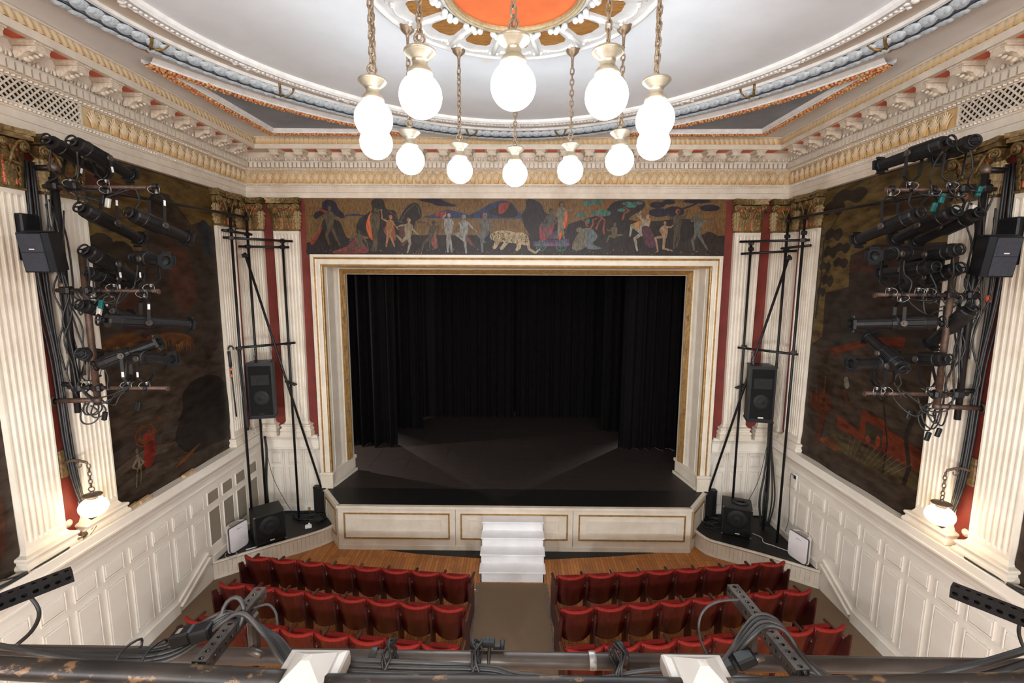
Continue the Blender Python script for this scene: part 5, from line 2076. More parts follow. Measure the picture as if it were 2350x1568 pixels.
# ------------------------------------------------------------------ profile spotlights
def spotlight(rear, front, hang, arm, label, group):
    A, B = Vector(rear), Vector(front)
    d = (B - A)
    L_ = d.length
    d.normalize()
    piv = A + d * L_ * .46
    az = ARMZ[arm]
    t = root('stage_spotlight', label, 'spotlight', (piv.x, piv.y, piv.z), group)
    up = Vector((0, 0, 1))
    side = d.cross(up).normalized()
    vz = side.cross(d)
    # ribbed lamp house: octagonal-ish body
    g = MB()

    def ring(at, rr, flat=1.0):
        return [A + d * (L_ * at) + side * (rr * math.cos(2 * PI * k / 12 + PI / 12)) + vz * (rr * flat * math.sin(2 * PI * k / 12 + PI / 12)) for k in range(12)]
    rb_ = .088
    seq = [(.07, .02), (.075, .075), (.10, .082), (.20, .084), (.205, .09), (.22, .09), (.225, rb_), (.46, rb_), (.48, .09), (.50, .09), (.51, .078), (.56, .074)]
    g.sweep([ring(a, r) for a, r in seq], 0, True)
    g.add(ring(.07, .02), [list(range(12))], 0)
    g.add(ring(.56, .074), [list(range(12))], 0)
    for k in range(5):
        for sg in (-1, 1):
            p0 = A + d * L_ * .24 + side * sg * .088 + vz * (.04 - .02 * k)
            p1 = A + d * L_ * .45 + side * sg * .088 + vz * (.04 - .02 * k)
            g.beam(p0, p1, .01, .006, 0, vz)
    part('lamp_house', g, 'black_metal', t)
    g = MB()
    seq = [(.54, .066), (.95, .062), (.955, .068), (.985, .068), (.985, .055), (.93, .05), (.92, .0)]
    g.sweep([ring(a, r) for a, r in seq], 0, True)
    for sg in (-1, 1):
        g.beam(A + d * L_ * .6 + side * sg * .066, A + d * L_ * .86 + side * sg * .064, .012, .012, 0, vz)
    part('lens_tube', g, 'black_metal', t)
    g = MB()
    c = A + d * L_ * .975
    for sx, sy in ((1, 0), (-1, 0), (0, 1), (0, -1)):
        o = side * (.085 * sx) + vz * (.085 * sy)
        e = vz if sx else side
        g.beam(c + o - e * .055, c + o + e * .055, .03, .014, 0, d)
        g.beam(c + o * 1.08 + d * .012 - e * .05, c + o * 1.08 + d * .012 + e * .05, .012, .02, 0, d)
    g.sweep([[c + (side * math.cos(a) + vz * math.sin(a)) * rr + d * .004 for a in [2 * PI * k / 8 + PI / 8 for k in range(8)]] for rr in (.066, .095)], 0, True)
    part('gel_frame', g, 'black_plastic', t)
    # rear focus knob on a stem
    g = MB()
    g.cyl(A + d * .07 * L_, A + d * .02 * L_, .03, n=10)
    P = [A + (side * math.cos(2 * PI * k / 16) + vz * math.sin(2 * PI * k / 16)) * .058 for k in range(16)]
    g.tube(P, .011, 6, closed=True)
    g.beam(A - side * .055, A + side * .055, .014, .012, 0, d)
    part('focus_knob', g, 'black_plastic', t)
    # yoke
    hook = Vector((piv.x, YBM, az))
    sgn = -1 if hang else 1                  # direction from yoke foot to pivot
    top = Vector((hook.x, hook.y, hook.z + sgn * .085))
    dist = (piv - top).length
    foot = top if dist > .16 else piv - Vector((0, 0, sgn * .2))
    ax_ = (piv - foot).normalized()
    g = MB()
    for q in (-1, 1):
        g.beam(piv + side * .10 * q + ax_ * .02, foot + side * .10 * q + ax_ * .05, .006, .036, 0, side.cross(ax_))
        g.beam(foot + side * .10 * q + ax_ * .06, foot + side * .04 * q, .036, .006, 0, ax_)
    g.beam(foot - side * .05, foot + side * .05, .036, .008, 0, ax_)
    part('yoke', g, 'black_metal', t)
    for q in (-1, 1):
        g = MB()
        g.cyl(piv + side * .085 * q, piv + side * .118 * q, .034, n=14)
        g.cyl(piv + side * .118 * q, piv + side * .13 * q, .016, n=8)
        part('pivot_knob', g, 'worn_steel', t)
    g = MB()
    g.cyl(foot, foot - ax_ * .03, .016, n=8)
    g.cyl(foot - ax_ * .01, Vector((hook.x, hook.y, hook.z + sgn * .03)), .011, n=8)
    part('spigot', g, 'steel', t)
    g = MB()
    P = [hook + Vector((0, .036 * math.cos(a), .036 * math.sin(a))) for a in [R(-70) + R(290) * k / 10 for k in range(11)]]
    for dx in (-.012, 0, .012):
        g.tube([p + Vector((dx, 0, 0)) for p in P], .009, 6)
    g.cyl(hook + Vector((0, -.03, -.03)), hook + Vector((0, -.085, -.05)), .007, n=6)
    part('hook_clamp', g, 'black_metal', t)
    # white label tape on the yoke
    g = MB()
    g.beam(foot + side * .1045 + ax_ * .07, foot + side * .1045 + ax_ * .13, .003, .026, 0, side.cross(ax_))
    part('label_tape', g, 'paper', t)
    # tail cable
    g = MB()
    rope(g, cable_pts(A + d * .1 * L_ - vz * .07, Vector((hook.x + (.25 if hook.x < 0 else -.25) * -1, YBM, az + .02)), .14, int(abs(piv.x * 100 + piv.z * 10)), 5), .0085, 6, 4)
    part('tail_cable', g, 'rubber', t)
    # safety wire
    g = MB()
    c0 = foot + Vector((.0, -.02, 0))
    P = [c0 + Vector((.07 * math.sin(a), .02 * math.cos(2 * a), -.02 - sgn * .085 * (1 - math.cos(a)) * .6 + .02)) for a in [2 * PI * k / 12 for k in range(12)]]
    g.tube(P, .0035, 5, closed=True)
    part('safety_wire', g, 'steel', t)


SPOTS = [
    ((-5.08, -4.62, 7.08), (-5.11, -3.88, 6.86), 0, 'top', 'black spotlight atop the left boom, half hidden behind its twin'),
    ((-4.70, -4.73, 7.03), (-4.68, -3.99, 6.83), 0, 'top', 'black spotlight standing on the left boom top arm, highest and foremost'),
    ((-4.71, -4.72, 6.35), (-4.64, -4.00, 6.06), 1, 'top', 'black spotlight hung below the left top arm, the one nearer the wall'),
    ((-4.17, -4.73, 6.29), (-4.06, -3.99, 6.08), 1, 'top', 'black spotlight hung at the outer end of the left top arm'),
    ((-4.74, -4.69, 5.90), (-4.71, -4.03, 5.58), 0, 'mid', 'black spotlight with a rear ring standing on the left middle arm, tilted down'),
    ((-4.54, -4.25, 5.83), (-3.99, -4.47, 5.79), 0, 'mid', 'short black spotlight on the left middle arm showing its open lens'),
    ((-4.86, -4.52, 5.65), (-4.92, -3.88, 5.50), 0, 'mid', 'black spotlight behind the rusty drop pipe above the left middle arm'),
    ((-4.59, -4.77, 5.13), (-4.13, -3.95, 5.00), 1, 'mid', 'longest black spotlight, hung level from the left middle arm'),
    ((-5.03, -4.51, 5.28), (-4.96, -3.89, 5.09), 1, 'mid', 'black spotlight behind the long level one under the left middle arm'),
    ((-4.98, -4.45, 4.55), (-4.33, -4.25, 4.82), 0, 'low', 'black spotlight tilted upward on the left bottom arm'),
    ((-4.79, -4.30, 4.65), (-4.06, -4.42, 4.63), 0, 'low', 'black spotlight with open lens at the outer end of the left bottom arm'),
    ((-5.08, -4.51, 4.71), (-5.24, -3.89, 4.55), 0, 'low', 'black spotlight nearest the wall on the left bottom arm'),
    ((4.52, -4.75, 7.04), (4.38, -3.97, 6.97), 0, 'top', 'big black spotlight standing on the right boom top arm, foremost'),
    ((4.84, -4.66, 7.07), (4.98, -4.06, 7.04), 0, 'top', 'black spotlight with a rear ring, behind the big one atop the right boom'),
    ((4.30, -4.75, 6.32), (4.20, -3.97, 6.09), 1, 'top', 'black spotlight hung at the outer end of the right top arm'),
    ((4.74, -4.67, 6.35), (4.69, -3.93, 6.10), 1, 'top', 'middle of three black spotlights hung below the right top arm'),
    ((5.03, -4.62, 6.34), (4.99, -3.88, 6.08), 1, 'top', 'black spotlight hung below the right top arm, the one nearest the wall'),
    ((4.61, -4.25, 5.93), (4.06, -4.47, 5.88), 0, 'mid', 'short black spotlight on the right middle arm showing its open lens'),
    ((4.78, -4.71, 5.94), (4.82, -4.01, 5.85), 0, 'mid', 'black spotlight beside the open-lens one above the right middle arm'),
    ((4.70, -4.55, 5.76), (4.68, -3.80, 5.70), 0, 'mid', 'black spotlight tucked low behind the open-lens one, right middle arm'),
    ((4.92, -4.61, 5.75), (4.88, -3.89, 5.52), 0, 'mid', 'black spotlight tilted down just above the right middle arm near the drop pipe'),
    ((4.92, -4.46, 5.14), (4.01, -4.26, 5.09), 1, 'mid', 'longest black spotlight, hung level from the right middle arm'),
    ((5.13, -4.58, 5.31), (5.09, -4.14, 4.82), 1, 'mid', 'black spotlight pointing steeply down near the wall under the right middle arm'),
    ((4.43, -4.61, 4.60), (4.44, -3.99, 4.91), 0, 'low', 'black spotlight pointing up on the right bottom arm'),
    ((4.66, -4.33, 4.61), (3.97, -4.39, 4.63), 0, 'low', 'black spotlight with open lens at the outer end of the right bottom arm'),
    ((5.00, -4.53, 4.71), (4.92, -3.87, 4.61), 0, 'low', 'black spotlight with a rear ring nearest the wall on the right bottom arm'),
]
for a, b, h, arm, lab in SPOTS:
    spotlight(a, b, h, arm, lab, 'spotlights on the lighting booms')

# ------------------------------------------------------------------ wall loudspeakers beside the booms
for s in (-1, 1):
    nm = 'left' if s < 0 else 'right'
    cx, cy, cz = s * 5.16, -4.72, 5.87
    t = root('wall_speaker', f'black wall loudspeaker with a pale badge beside the {nm} lighting boom', 'loudspeaker', (cx, cy, cz))
    Rm = Matrix.Rotation(R(-6 * s), 3, 'Z') @ Matrix.Rotation(R(9), 3, 'X')

    def L2W(p):
        return Vector((cx, cy, cz)) + Rm @ Vector(p)
    g = MB()
    poly = [(-.13, .12), (-.155, -.07), (-.125, -.12), (.125, -.12), (.155, -.07), (.13, .12)]
    g.prism(poly, lambda a, b, q: L2W((a, b, -.21 + q)), .42, 0)
    part('cabinet', g, 'black_plastic', t)
    g = MB()
    for z0, z1 in ((-.195, .005), (.01, .2)):
        g.add([L2W(p) for p in ((-.115, -.126, z0), (.115, -.126, z0), (.115, -.126, z1), (-.115, -.126, z1), (-.115, -.118, z0), (.115, -.118, z0), (.115, -.118, z1), (-.115, -.118, z1))], [(0, 1, 2, 3), (4, 5, 6, 7), (0, 1, 5, 4), (1, 2, 6, 5), (2, 3, 7, 6), (3, 0, 4, 7)], 0)
    part('grille', g, 'dark_grille', t)
    g = MB()
    g.box(L2W((0, -.128, .04)), (.05, .004, .012), Rm, 0)
    part('badge', g, 'badge', t)
    g = MB()
    g.beam(L2W((-.15, .0, .218)), L2W((.15, .0, .218)), .05, .012)
    part('top_plate', g, 'black_metal', t)
    g = MB()
    g.beam(L2W((0, .11, 0)), (s * 5.40, -4.40, 5.87), .06, .05)
    part('bracket', g, 'black_metal', t)

# ------------------------------------------------------------------ scaffold frames beside the stage
for s in (-1, 1):
    nm = 'left' if s < 0 else 'right'
    t = root('scaffold_frame', f'frame of black scaffold poles with a diagonal brace, {nm} of the stage', 'scaffold', (s * 5.1, -.4, ZP))
    up_ = [((s * 5.33, -.98), 6.90), ((s * 5.30, -.50), 6.87), ((s * 4.73, -.26), 6.39)]
    for (x, y), z in up_:
        g = MB()
        g.cyl((x, y, ZP), (x, y, z), .0245, n=10)
        part('pole', g, 'black_metal', t)
    g = MB()
    g.cyl((s * 4.29, -.06, ZS + .03), (s * 5.22, -.78, 6.08), .0245, n=10)
    part('brace', g, 'black_metal', t)
    bars = [((5.44, -1.07, 6.34), (4.55, -.21, 6.34)), ((5.46, -.56, 6.21), (4.62, -.21, 6.22)), ((5.42, -1.10, 6.47), (5.24, -.46, 6.45)), ((5.37, -1.04, 4.26), (4.62, -.20, 4.25))] if s < 0 else \
        [((5.42, -1.04, 6.34), (4.53, -.20, 6.37)), ((5.46, -.6, 6.17), (4.56, -.21, 6.13)), ((5.42, -1.08, 6.24), (5.22, -.48, 6.22)), ((5.40, -1.02, 4.20), (4.64, -.20, 4.21))]
    for a, b in bars:
        g = MB()
        g.cyl((s * a[0], a[1], a[2]), (s * b[0], b[1], b[2]), .0245, n=10)
        part('crossbar', g, 'black_metal', t)
    for (x, y, z) in ((5.33, -.99, 6.34), (5.33, -.99, 6.47), (5.30, -.51, 6.21), (5.30, -.51, 6.45), (4.73, -.27, 6.34), (4.73, -.27, 6.22), (5.33, -1.0, 4.24), (4.73, -.28, 4.24), (5.22, -.77, 6.02), (5.30, -.5, 6.75), (5.33, -.98, 6.75)):
        g = MB()
        g.box((s * x, y, z), (.085, .09, .075), Matrix.Rotation(R(35 * s), 3, 'Z'), 0, .014)
        g.cyl((s * x - .02, y - .04, z), (s * x - .02, y - .085, z + .02), .008, n=6)
        part('clamp', g, 'worn_steel' if z in (6.34, 4.24) else 'black_metal', t)
    g = MB()
    g.beam((s * 4.62, -.31, 3.36), (s * 4.86, -.25, 3.43), .02, .03)
    g.beam((s * 4.62, -.23, 3.36), (s * 4.86, -.17, 3.43), .02, .03)
    g.box((s * 4.74, -.24, 3.395), (.05, .09, .03), None, 0)
    part('swivel_clamp', g, 'worn_steel', t)
    g = MB()
    g.bb((s * 4.18, -.12, ZS), (s * 4.38, .06, ZS + .02), 0, .004)
    part('foot_plate', g, 'black_metal', t)

    # hung loudspeaker
    cx, cy, cz = s * 5.12 if s < 0 else 4.92, -.62, 3.36
    if s < 0:
        cx = -5.12
    t = root('hung_speaker', f'tall black loudspeaker hanging on the {nm} scaffold frame', 'loudspeaker', (cx, cy, cz))
    Rm = Matrix.Rotation(R(14 if s < 0 else -10), 3, 'Z')

    def L2(p):
        return Vector((cx, cy, cz)) + Rm @ Vector(p)
    g = MB()
    g.prism([(-.24, -.2), (.24, -.2), (.19, .2), (-.19, .2)], lambda a, b, q: L2((a, b, -.56 + q)), 1.12, 0)
    for z in (-.56, .545):
        g.prism([(-.25, -.215), (.25, -.215), (.2, .21), (-.2, .21)], lambda a, b, q: L2((a, b, z - .01 + q)), .03, 0)
    part('cabinet', g, 'black_plastic', t)
    g = MB()
    g.box(L2((0, -.203, 0)), (.41, .01, 1.0), Rm, 0, .004)
    part('grille', g, 'grille_cloth', t)
    for z, rr in ((.22, .0), (-.15, .16)):
        g = MB()
        if rr:
            g.lathe([(rr, 0), (rr * .93, .012), (rr * .55, .002), (.05, .006), (.0, .012)], L2((0, -.209, z)), -(Rm @ Vector((0, 1, 0))), 28)
            part('woofer', g, 'cone', t)
        else:
            g.box(L2((0, -.209, z)), (.34, .012, .22), Rm, 0, .005)
            g.box(L2((0, -.214, z)), (.12, .014, .05), Rm, 0, .005)
            part('horn', g, 'cone', t)
    g = MB()
    g.box(L2((0, -.21, -.47)), (.1, .006, .022), Rm, 0)
    part('badge', g, 'badge' if s > 0 else 'cone', t)
    for dx in (-.15, .15):
        g = MB()
        p0 = L2((dx, -.05, .57))
        zt = 4.22
        for k in range(7):
            c = p0.lerp(Vector((p0.x, p0.y + .12, zt)), (k + .5) / 7)
            a = (1, 0) if k % 2 else (0, 1)
            g.tube([c + Vector((a[0] * .02 * math.cos(2 * PI * q / 8), a[1] * .02 * math.cos(2 * PI * q / 8), .03 * math.sin(2 * PI * q / 8))) for q in range(8)], .004, 5, closed=True)
        part('chain', g, 'steel', t)

    # subwoofer on the platform
    if s < 0:
        c, yaw, sz_ = Vector((-5.02, -.98, ZP)), R(39), .56
    else:
        c, yaw, sz_ = Vector((4.70, -.52, ZP)), R(-22), .56
    Rm2 = Matrix.Rotation(yaw, 3, 'Z')

    def L3(p):
        return c + Rm2 @ Vector(p)
    t = root('subwoofer', f'black cube subwoofer on the {nm} corner platform', 'loudspeaker', tuple(c))
    hw = sz_ / 2
    g = MB()
    g.box(L3((0, 0, .31)), (sz_, .54, .60), Rm2, 0, .012)
    part('cabinet', g, 'black_paint', t)
    g = MB()
    g.box(L3((0, -.272, .32)), (sz_ - .05, .012, .54), Rm2, 0, .004)
    part('grille', g, 'grille_cloth', t)
    g = MB()
    g.lathe([(.2, 0), (.19, .014), (.1, .0), (.06, .004), (.0, .014)], L3((0, -.277, .37)), -(Rm2 @ Vector((0, 1, 0))), 32)
    part('woofer', g, 'cone', t)
    for dx in (-.16, .16):
        g = MB()
        g.lathe([(.065, 0), (.06, .006), (.05, -.004), (.0, -.006)], L3((dx, -.277, .13)), -(Rm2 @ Vector((0, 1, 0))), 20)
        part('port', g, 'cone', t)
    g = MB()
    g.box(L3((.02, -.28, .065)), (.085, .006, .02), Rm2, 0)
    part('badge', g, 'badge', t)
    g = MB()
    for z in (.015, .6):
        for dx in (-hw, hw):
            g.box(L3((dx * .96, -.26, z)), (.03, .03, .02), Rm2, 0, .004)
    part('corner', g, 'steel', t)
    if s > 0:
        t = root('cable_coil', 'coil of black cable lying on top of the right subwoofer', 'cable', tuple(L3((.05, 0, .612))))
        for k in range(5):
            g = MB()
            P = [L3((.06 + (.15 - .015 * k) * math.cos(q), .02 + (.1 - .008 * k) * math.sin(q), .622 + .011 * (k % 3))) for q in [2 * PI * i / 16 for i in range(16)]]
            g.tube(P, .011, 6, closed=True)
            part('turn', g, 'rubber', t)

# air purifiers
for s in (-1, 1):
    nm = 'left' if s < 0 else 'right'
    c = Vector((-5.42, -1.40, ZP)) if s < 0 else Vector((5.44, -1.56, ZP))
    yaw = R(74) if s < 0 else R(-74)
    Rm = Matrix.Rotation(yaw, 3, 'Z')

    def L4(p):
        return c + Rm @ Vector(p)
    t = root('air_purifier', f'white air purifier with a grey edge band on the {nm} platform by the wall', 'air purifier', tuple(c))

    def face(w_, h_, r_, z0):
        pts = []
        for cx_, cz_, a0 in ((w_ / 2 - r_ * .4, z0 + h_ - r_ * .4, 0), (-w_ / 2 + r_ * .4, z0 + h_ - r_ * .4, 90), (-w_ / 2 + r_, z0 + r_, 180), (w_ / 2 - r_, z0 + r_, 270)):
            rr = r_ * .4 if a0 < 180 else r_
            for i in range(6):
                a = R(a0 + 90 * i / 5)
                pts.append((cx_ + rr * math.cos(a), cz_ + rr * math.sin(a)))
        return pts
    g = MB()
    g.prism(face(.40, .50, .07, .01), lambda a, b, q: L4((a, -.085 + q, b)), .02, 0)
    part('front_panel', g, 'purifier', t)
    g = MB()
    g.prism(face(.42, .52, .08, .0), lambda a, b, q: L4((a, -.068 + q, b)), .026, 0)
    part('edge_band', g, 'purifier_grey', t)
    g = MB()
    n = 8
    pts = [(-.195, -.044), (.195, -.044)] + [(.195 * math.cos(PI * i / n), -.02 + .13 * math.sin(PI * i / n)) for i in range(n + 1)]
    g.prism(pts, lambda a, b, q: L4((a, b, .012 + q)), .498, 0)
    part('body', g, 'purifier', t)
    g = MB()
    for k in range(5):
        g.box(L4((0, -.02 + .022 * k, .512)), (.26 - .02 * k, .008, .006), Rm, 0)
    part('vent', g, 'mesh_grey', t)
    g = MB()
    x = -.03
    for k, (w_, h_) in enumerate(((.012, .018), (.006, .016), (.012, .018), (.008, .010), (.007, .010), (.007, .010), (.009, .010), (.007, .010))):
        g.box(L4((x, -.0862, .43)), (w_ * .8, .002, h_ * .8), Rm, 0)
        x += .0135
    part('brand_mark', g, 'purifier_grey', t)
    g = MB()
    g.box(L4((s * -.19, .03, .40)), (.01, .09, .016), Rm, 0, .003)
    part('hand_grip', g, 'mesh_grey', t)
    if s < 0:
        g = MB()
        rope(g, [L4((-.1, -.07, .01)), L4((-.18, -.2, .008)), L4((-.3, -.18, .008)), L4((-.28, -.02, .008)), L4((-.2, .05, .01))], .006, 6, 5)
    else:
        g = MB()
        rope(g, [L4((-.1, .08, .02)), (5.18, -1.12, ZP + .01), (5.05, -1.0, ZP + .01), (5.1, -.82, ZP + .01), (4.98, -.66, ZP + .01)], .009, 6, 6)
    part('mains_lead', g, 'wire', t)

# cable heaps and bundles around the scaffold
for s in (-1, 1):
    nm = 'left' if s < 0 else 'right'
    t = root('cable_heap', f'heap of black cables on the {nm} platform beside the stage apron', 'cables', (s * 4.5, -.2, ZP))
    rnd = random.Random(31 + s)
    for k in range(14):
        P = []
        c = (s * rnd.uniform(4.3, 4.95), rnd.uniform(-.42, -.02))
        rr = rnd.uniform(.08, .24)
        for q in range(9):
            a = q * .78 + k
            P.append((c[0] + rr * 1.4 * math.cos(a) * rnd.uniform(.8, 1.1), min(.06, c[1] + rr * .6 * math.sin(a)), ZP + .012 + rnd.uniform(0, .05)))
        g = MB()
        rope(g, P, rnd.uniform(.007, .012), 6, 4)
        part('cable', g, 'rubber', t)
    t = root('cable_bundle', f'thick black cables hanging down the corner pole of the {nm} scaffold', 'cables', (s * 5.36, -.45, ZP))
    for k in range(9):
        o = rnd.uniform(-.05, .05)
        if s < 0:
            P = [(s * (5.34 + o), -1.02 + o, 4.24), (s * (5.33 + o), -1.02, 3.6), (s * (5.31 + o * .6), -1.0, 3.0), (s * (5.30 + o * .5), -.98, 2.6)] if k < 5 else [(s * (5.36 + o), -.3, 2.24), (s * (5.3 + o), -.38, 1.9), (s * (5.33 + o), -.42, 1.2), (s * (5.3 + o), -.42, ZP + .05)]
        else:
            P = [(s * (5.33 + o), -.38, 3.0), (s * (5.34 + o), -.42, 2.2), (s * (5.36 + 2.4 * o), -.46, 1.6), (s * (5.34 + 4 * o), -.52, 1.0), (s * (5.36 + 2 * o), -.46, ZP + .06)]
        g = MB()
        rope(g, P, .015, 7, 5)
        part('cable', g, 'rubber', t)
    g = MB()
    rope(g, [(s * 5.3, -.4, 2.2), (s * 5.2, -.36, 1.4), (s * 5.0, -.3, .8), (s * 4.75, -.3, ZP + .02)], .006, 5, 6)
    single('loose_cable', g, 'rubber', f'thin wire trailing from the pole to the cable heap, {nm} platform', 'cable', (s * 5.2, -.36, 1.2))
g = MB()
g.box((-4.36, -.62, ZP + .035), (.13, .10, .06), Matrix.Rotation(R(24), 3, 'Z'), 0, .012)
g.box((-4.36, -.58, ZP + .08), (.03, .02, .03), None, 0, .004)
single('plug_adaptor', g, 'paper', 'small white plug adaptor lying on the left platform', 'plug', (-4.36, -.62, ZP))
g = MB()
g.box((-5.15, -1.40, ZP + .004), (.16, .04, .004), Matrix.Rotation(R(34), 3, 'Z'), 0)
single('paper_strip', g, 'paper', 'narrow white strip lying at the front edge of the left platform', 'paper', (-5.15, -1.40, ZP))
g = MB()
g.box((-4.64, .07, ZP + .07), (.06, .05, .1), None, 0, .01)
single('door_stop', g, 'gold_line', 'small ochre block on the floor against the left cupboard doors', 'block', (-4.64, .07, ZP))
g = MB()
g.bb((5.585, -1.06, 1.66), (5.56, -.94, 1.80), 0, .006)
t = root('wall_panel', 'small white control plate with a dark screen on the right dado', 'control panel', (5.58, -1.0, 1.7))
part('plate', g, 'paper', t)
g = MB()
g.bb((5.561, -1.035, 1.70), (5.553, -.965, 1.77), 0)
part('screen', g, 'void', t)
g = MB()
rope(g, [(5.57, -.93, 1.74), (5.56, -.86, 1.72), (5.57, -.87, 1.2), (5.56, -.92, .8), (5.56, -.84, .5)], .005, 5, 5)
part('lead', g, 'rubber_grey', t)

# small fittings on the red strips
for s in (-1, 1):
    nm = 'left' if s < 0 else 'right'
    g = MB()
    g.lathe([(.0, .0), (.05, .0), (.048, .012), (.03, .016), (.028, .03), (.0, .032)], (s * 5.6, -4.40, 2.52), (-s, 0, 0), 18)
    single('wall_plate', g, 'cream', f'small round cream wall fitting low on the red strip, {nm} wall', 'wall fitting', (s * 5.59, -4.40, 2.52))
g = MB()
g.cyl((5.50, -4.37, 5.36), (5.50, -4.37, 5.44), .028, n=10)
single('red_tape', g, 'coral', 'band of red tape round the cables under the right loudspeaker', 'tape', (5.50, -4.37, 5.4))
t = root('hanging_connector', 'grey cable connector with red rings hanging on the left scaffold pole', 'connector', (-5.46, -1.06, 4.0))
g = MB()
g.tube([(-5.44 + .05 * math.cos(a), -1.08, 4.24 + .06 * math.sin(a)) for a in [R(-10 + 200 * k / 10) for k in range(11)]], .016, 7)
g.cyl((-5.485, -1.08, 4.2), (-5.475, -1.07, 3.9), .028, n=10)
part('connector_body', g, 'rubber_grey', t)
for z in (3.82, 3.70):
    g = MB()
    g.cyl((-5.473, -1.07, z), (-5.47, -1.07, z + .05), .022, n=10)
    part('red_ring', g, 'coral', t)
g = MB()
g.cyl((-5.475, -1.07, 3.9), (-5.45, -1.05, 2.9), .014, n=8)
part('tail', g, 'rubber', t)

# ================================================================== TIP-UP SEATS
SW = .49


def seat_proto():
    parts = {}
    w = .445
    # lacquered shell: curved in plan, leaning back, rounded lower corners
    def shell(u, v, o):
        a = (u - .5) * 2
        z = .35 + (.50 + .012 * (1 - a * a) * 0) * v
        ww = w * (1 - .18 * max(0, 1 - v / .22) ** 2)
        if v > .9:
            ww *= 1.0
        y = -.065 * (1 - a * a) - .11 * v + .055 + o
        if v >= .999:
            pass
        zz = z + .018 * a * a * v - .02 * (1 - a * a) * max(0, 1 - v / .3)
        return (a * ww / 2, y, zz)
    g = MB()
    g.grid(lambda u, v: shell(u, v, -.008), 12, 10)
    g.grid(lambda u, v: shell(u, v, .008), 12, 10)
    for v in (0, 1):
        pts = [shell(i / 12, v, 0) for i in range(13)]
        g.tube(pts, .008, 6)
    for u in (0, 1):
        g.tube([shell(u, j / 10, 0) for j in range(11)], .008, 6)
    parts['backrest'] = g
    # velvet pad with rolled top edge
    g = MB()
    def pad(u, v):
        p = shell(.04 + .92 * u, .12 + .86 * v, .0)
        a = (u - .5) * 2
        d = .012 + .05 * (1 - a ** 6) * (1 - (2 * v - 1) ** 6)
        return (p[0], p[1] + d, p[2])
    g.grid(pad, 12, 10)
    roll = [shell(.015 + .97 * i / 14, 1.0, .016) for i in range(15)]
    g.tube([(p[0], p[1], p[2] + .008) for p in roll], [.02] + [.027] * 13 + [.02], 8)
    for sx in (.02, .98):
        p = shell(sx, 1.0, .016)
        g.sphere((p[0], p[1], p[2] + .008), .022, 8, 6)
    parts['back_cushion'] = g
    # tipped up seat
    g = MB()
    rot = Matrix.Rotation(R(72), 3, 'X')
    g.box((0, .13, .56), (.42, .36, .085), rot, 0, .035)
    parts['seat_cushion'] = g
    g = MB()
    g.box((0, .16, .55), (.40, .34, .02), rot, 0, .008)
    parts['seat_pan'] = g
    return parts


PP = seat_proto()
SEATM = {'backrest': 'seat_wood', 'back_cushion': 'seat_red', 'seat_cushion': 'seat_red', 'seat_pan': 'seat_wood'}
SEATME = {k: v.mesh(k, SEATM[k]) for k, v in PP.items()}
g = MB()
g.prism([(-.06, .30), (.0, .30), (.03, .0), (.09, .0), (.10, .30), (.24, .50), (.24, .60), (-.02, .60), (-.09, .80), (-.115, .80), (-.075, .52)], lambda a, b, t: (-.016 + t, a, b), .032, 0)
g.bb((-.035, -.04, 0), (.035, .16, .018), 0, .006)
ME_STD = g.mesh('standard', 'seat_iron')
g = MB()
g.beam((0, -.05, .675), (0, .32, .688), .055, .042, 0, (0, 0, 1), .014)
g.bb((-.014, .02, .58), (.014, .22, .67), 0)
ME_ARM = g.mesh('armrest', 'arm_wood')
g = MB()
g.prism([(-.10, .0), (.26, .0), (.27, .58), (.24, .675), (-.04, .665), (-.12, .80), (-.15, .80), (-.13, .4)], lambda a, b, t: (-.013 + t, a, b), .026, 0)
ME_END = g.mesh('end_panel', 'seat_iron')


def seat(x, y, rz, ends, label, group):
    t = root('theatre_seat', label, 'theatre seat', (x, y, 0), group)
    t.rotation_euler = (0, 0, rz)
    for k, me in SEATME.items():
        o = bpy.data.objects.new(k, me)
        COL.objects.link(o)
        o.parent = t
    for nm, me, dx in (('standard', ME_STD, -SW / 2), ('armrest', ME_ARM, -SW / 2)):
        o = bpy.data.objects.new(nm, me)
        COL.objects.link(o)
        o.parent = t
        o.location = (dx, 0, 0)
    if ends & 2:
        for nm, me, dx in (('end_panel', ME_END, SW / 2), ('armrest', ME_ARM, SW / 2)):
            o = bpy.data.objects.new(nm, me)
            COL.objects.link(o)
            o.parent = t
            o.location = (dx, 0, 0)
    if ends & 1:
        o = bpy.data.objects.new('end_panel', ME_END)
        COL.objects.link(o)
        o.parent = t
        o.location = (-SW / 2 - .02, 0, 0)


ORD = ['aisle end seat', 'second seat from the aisle', 'third seat from the aisle', 'fourth seat from the aisle', 'fifth seat from the aisle', 'sixth seat from the aisle', 'seventh seat from the aisle', 'wall end seat']
ROWS = [('front row', 2.955, 2.49, 8), ('middle row', 3.72, 3.20, 8), ('rear row', 4.45, 3.95, 8)]
for rname, yi, yo, n in ROWS:
    for s in (-1, 1):
        blk = 'left' if s < 0 else 'right'
        for k in range(n):
            x = .935 + SW * k
            t = (x - .69) / 3.92
            y = -(yi + (yo - yi) * (t * .8 + .2 * t * t)) + .06
            slope = (yi - yo) * (.8 + .4 * t) / 3.92
            lab = f'red velvet tip-up seat, {ORD[k]}, {rname}, {blk} block'
            ends = 0
            if s < 0:
                ends = 2 if k == 0 else (1 if k == n - 1 else 0)
            else:
                ends = 1 if k == 0 else (2 if k == n - 1 else 0)
            seat(s * x, y, s * math.atan(slope), ends, lab, f'theatre seats in the {rname}')

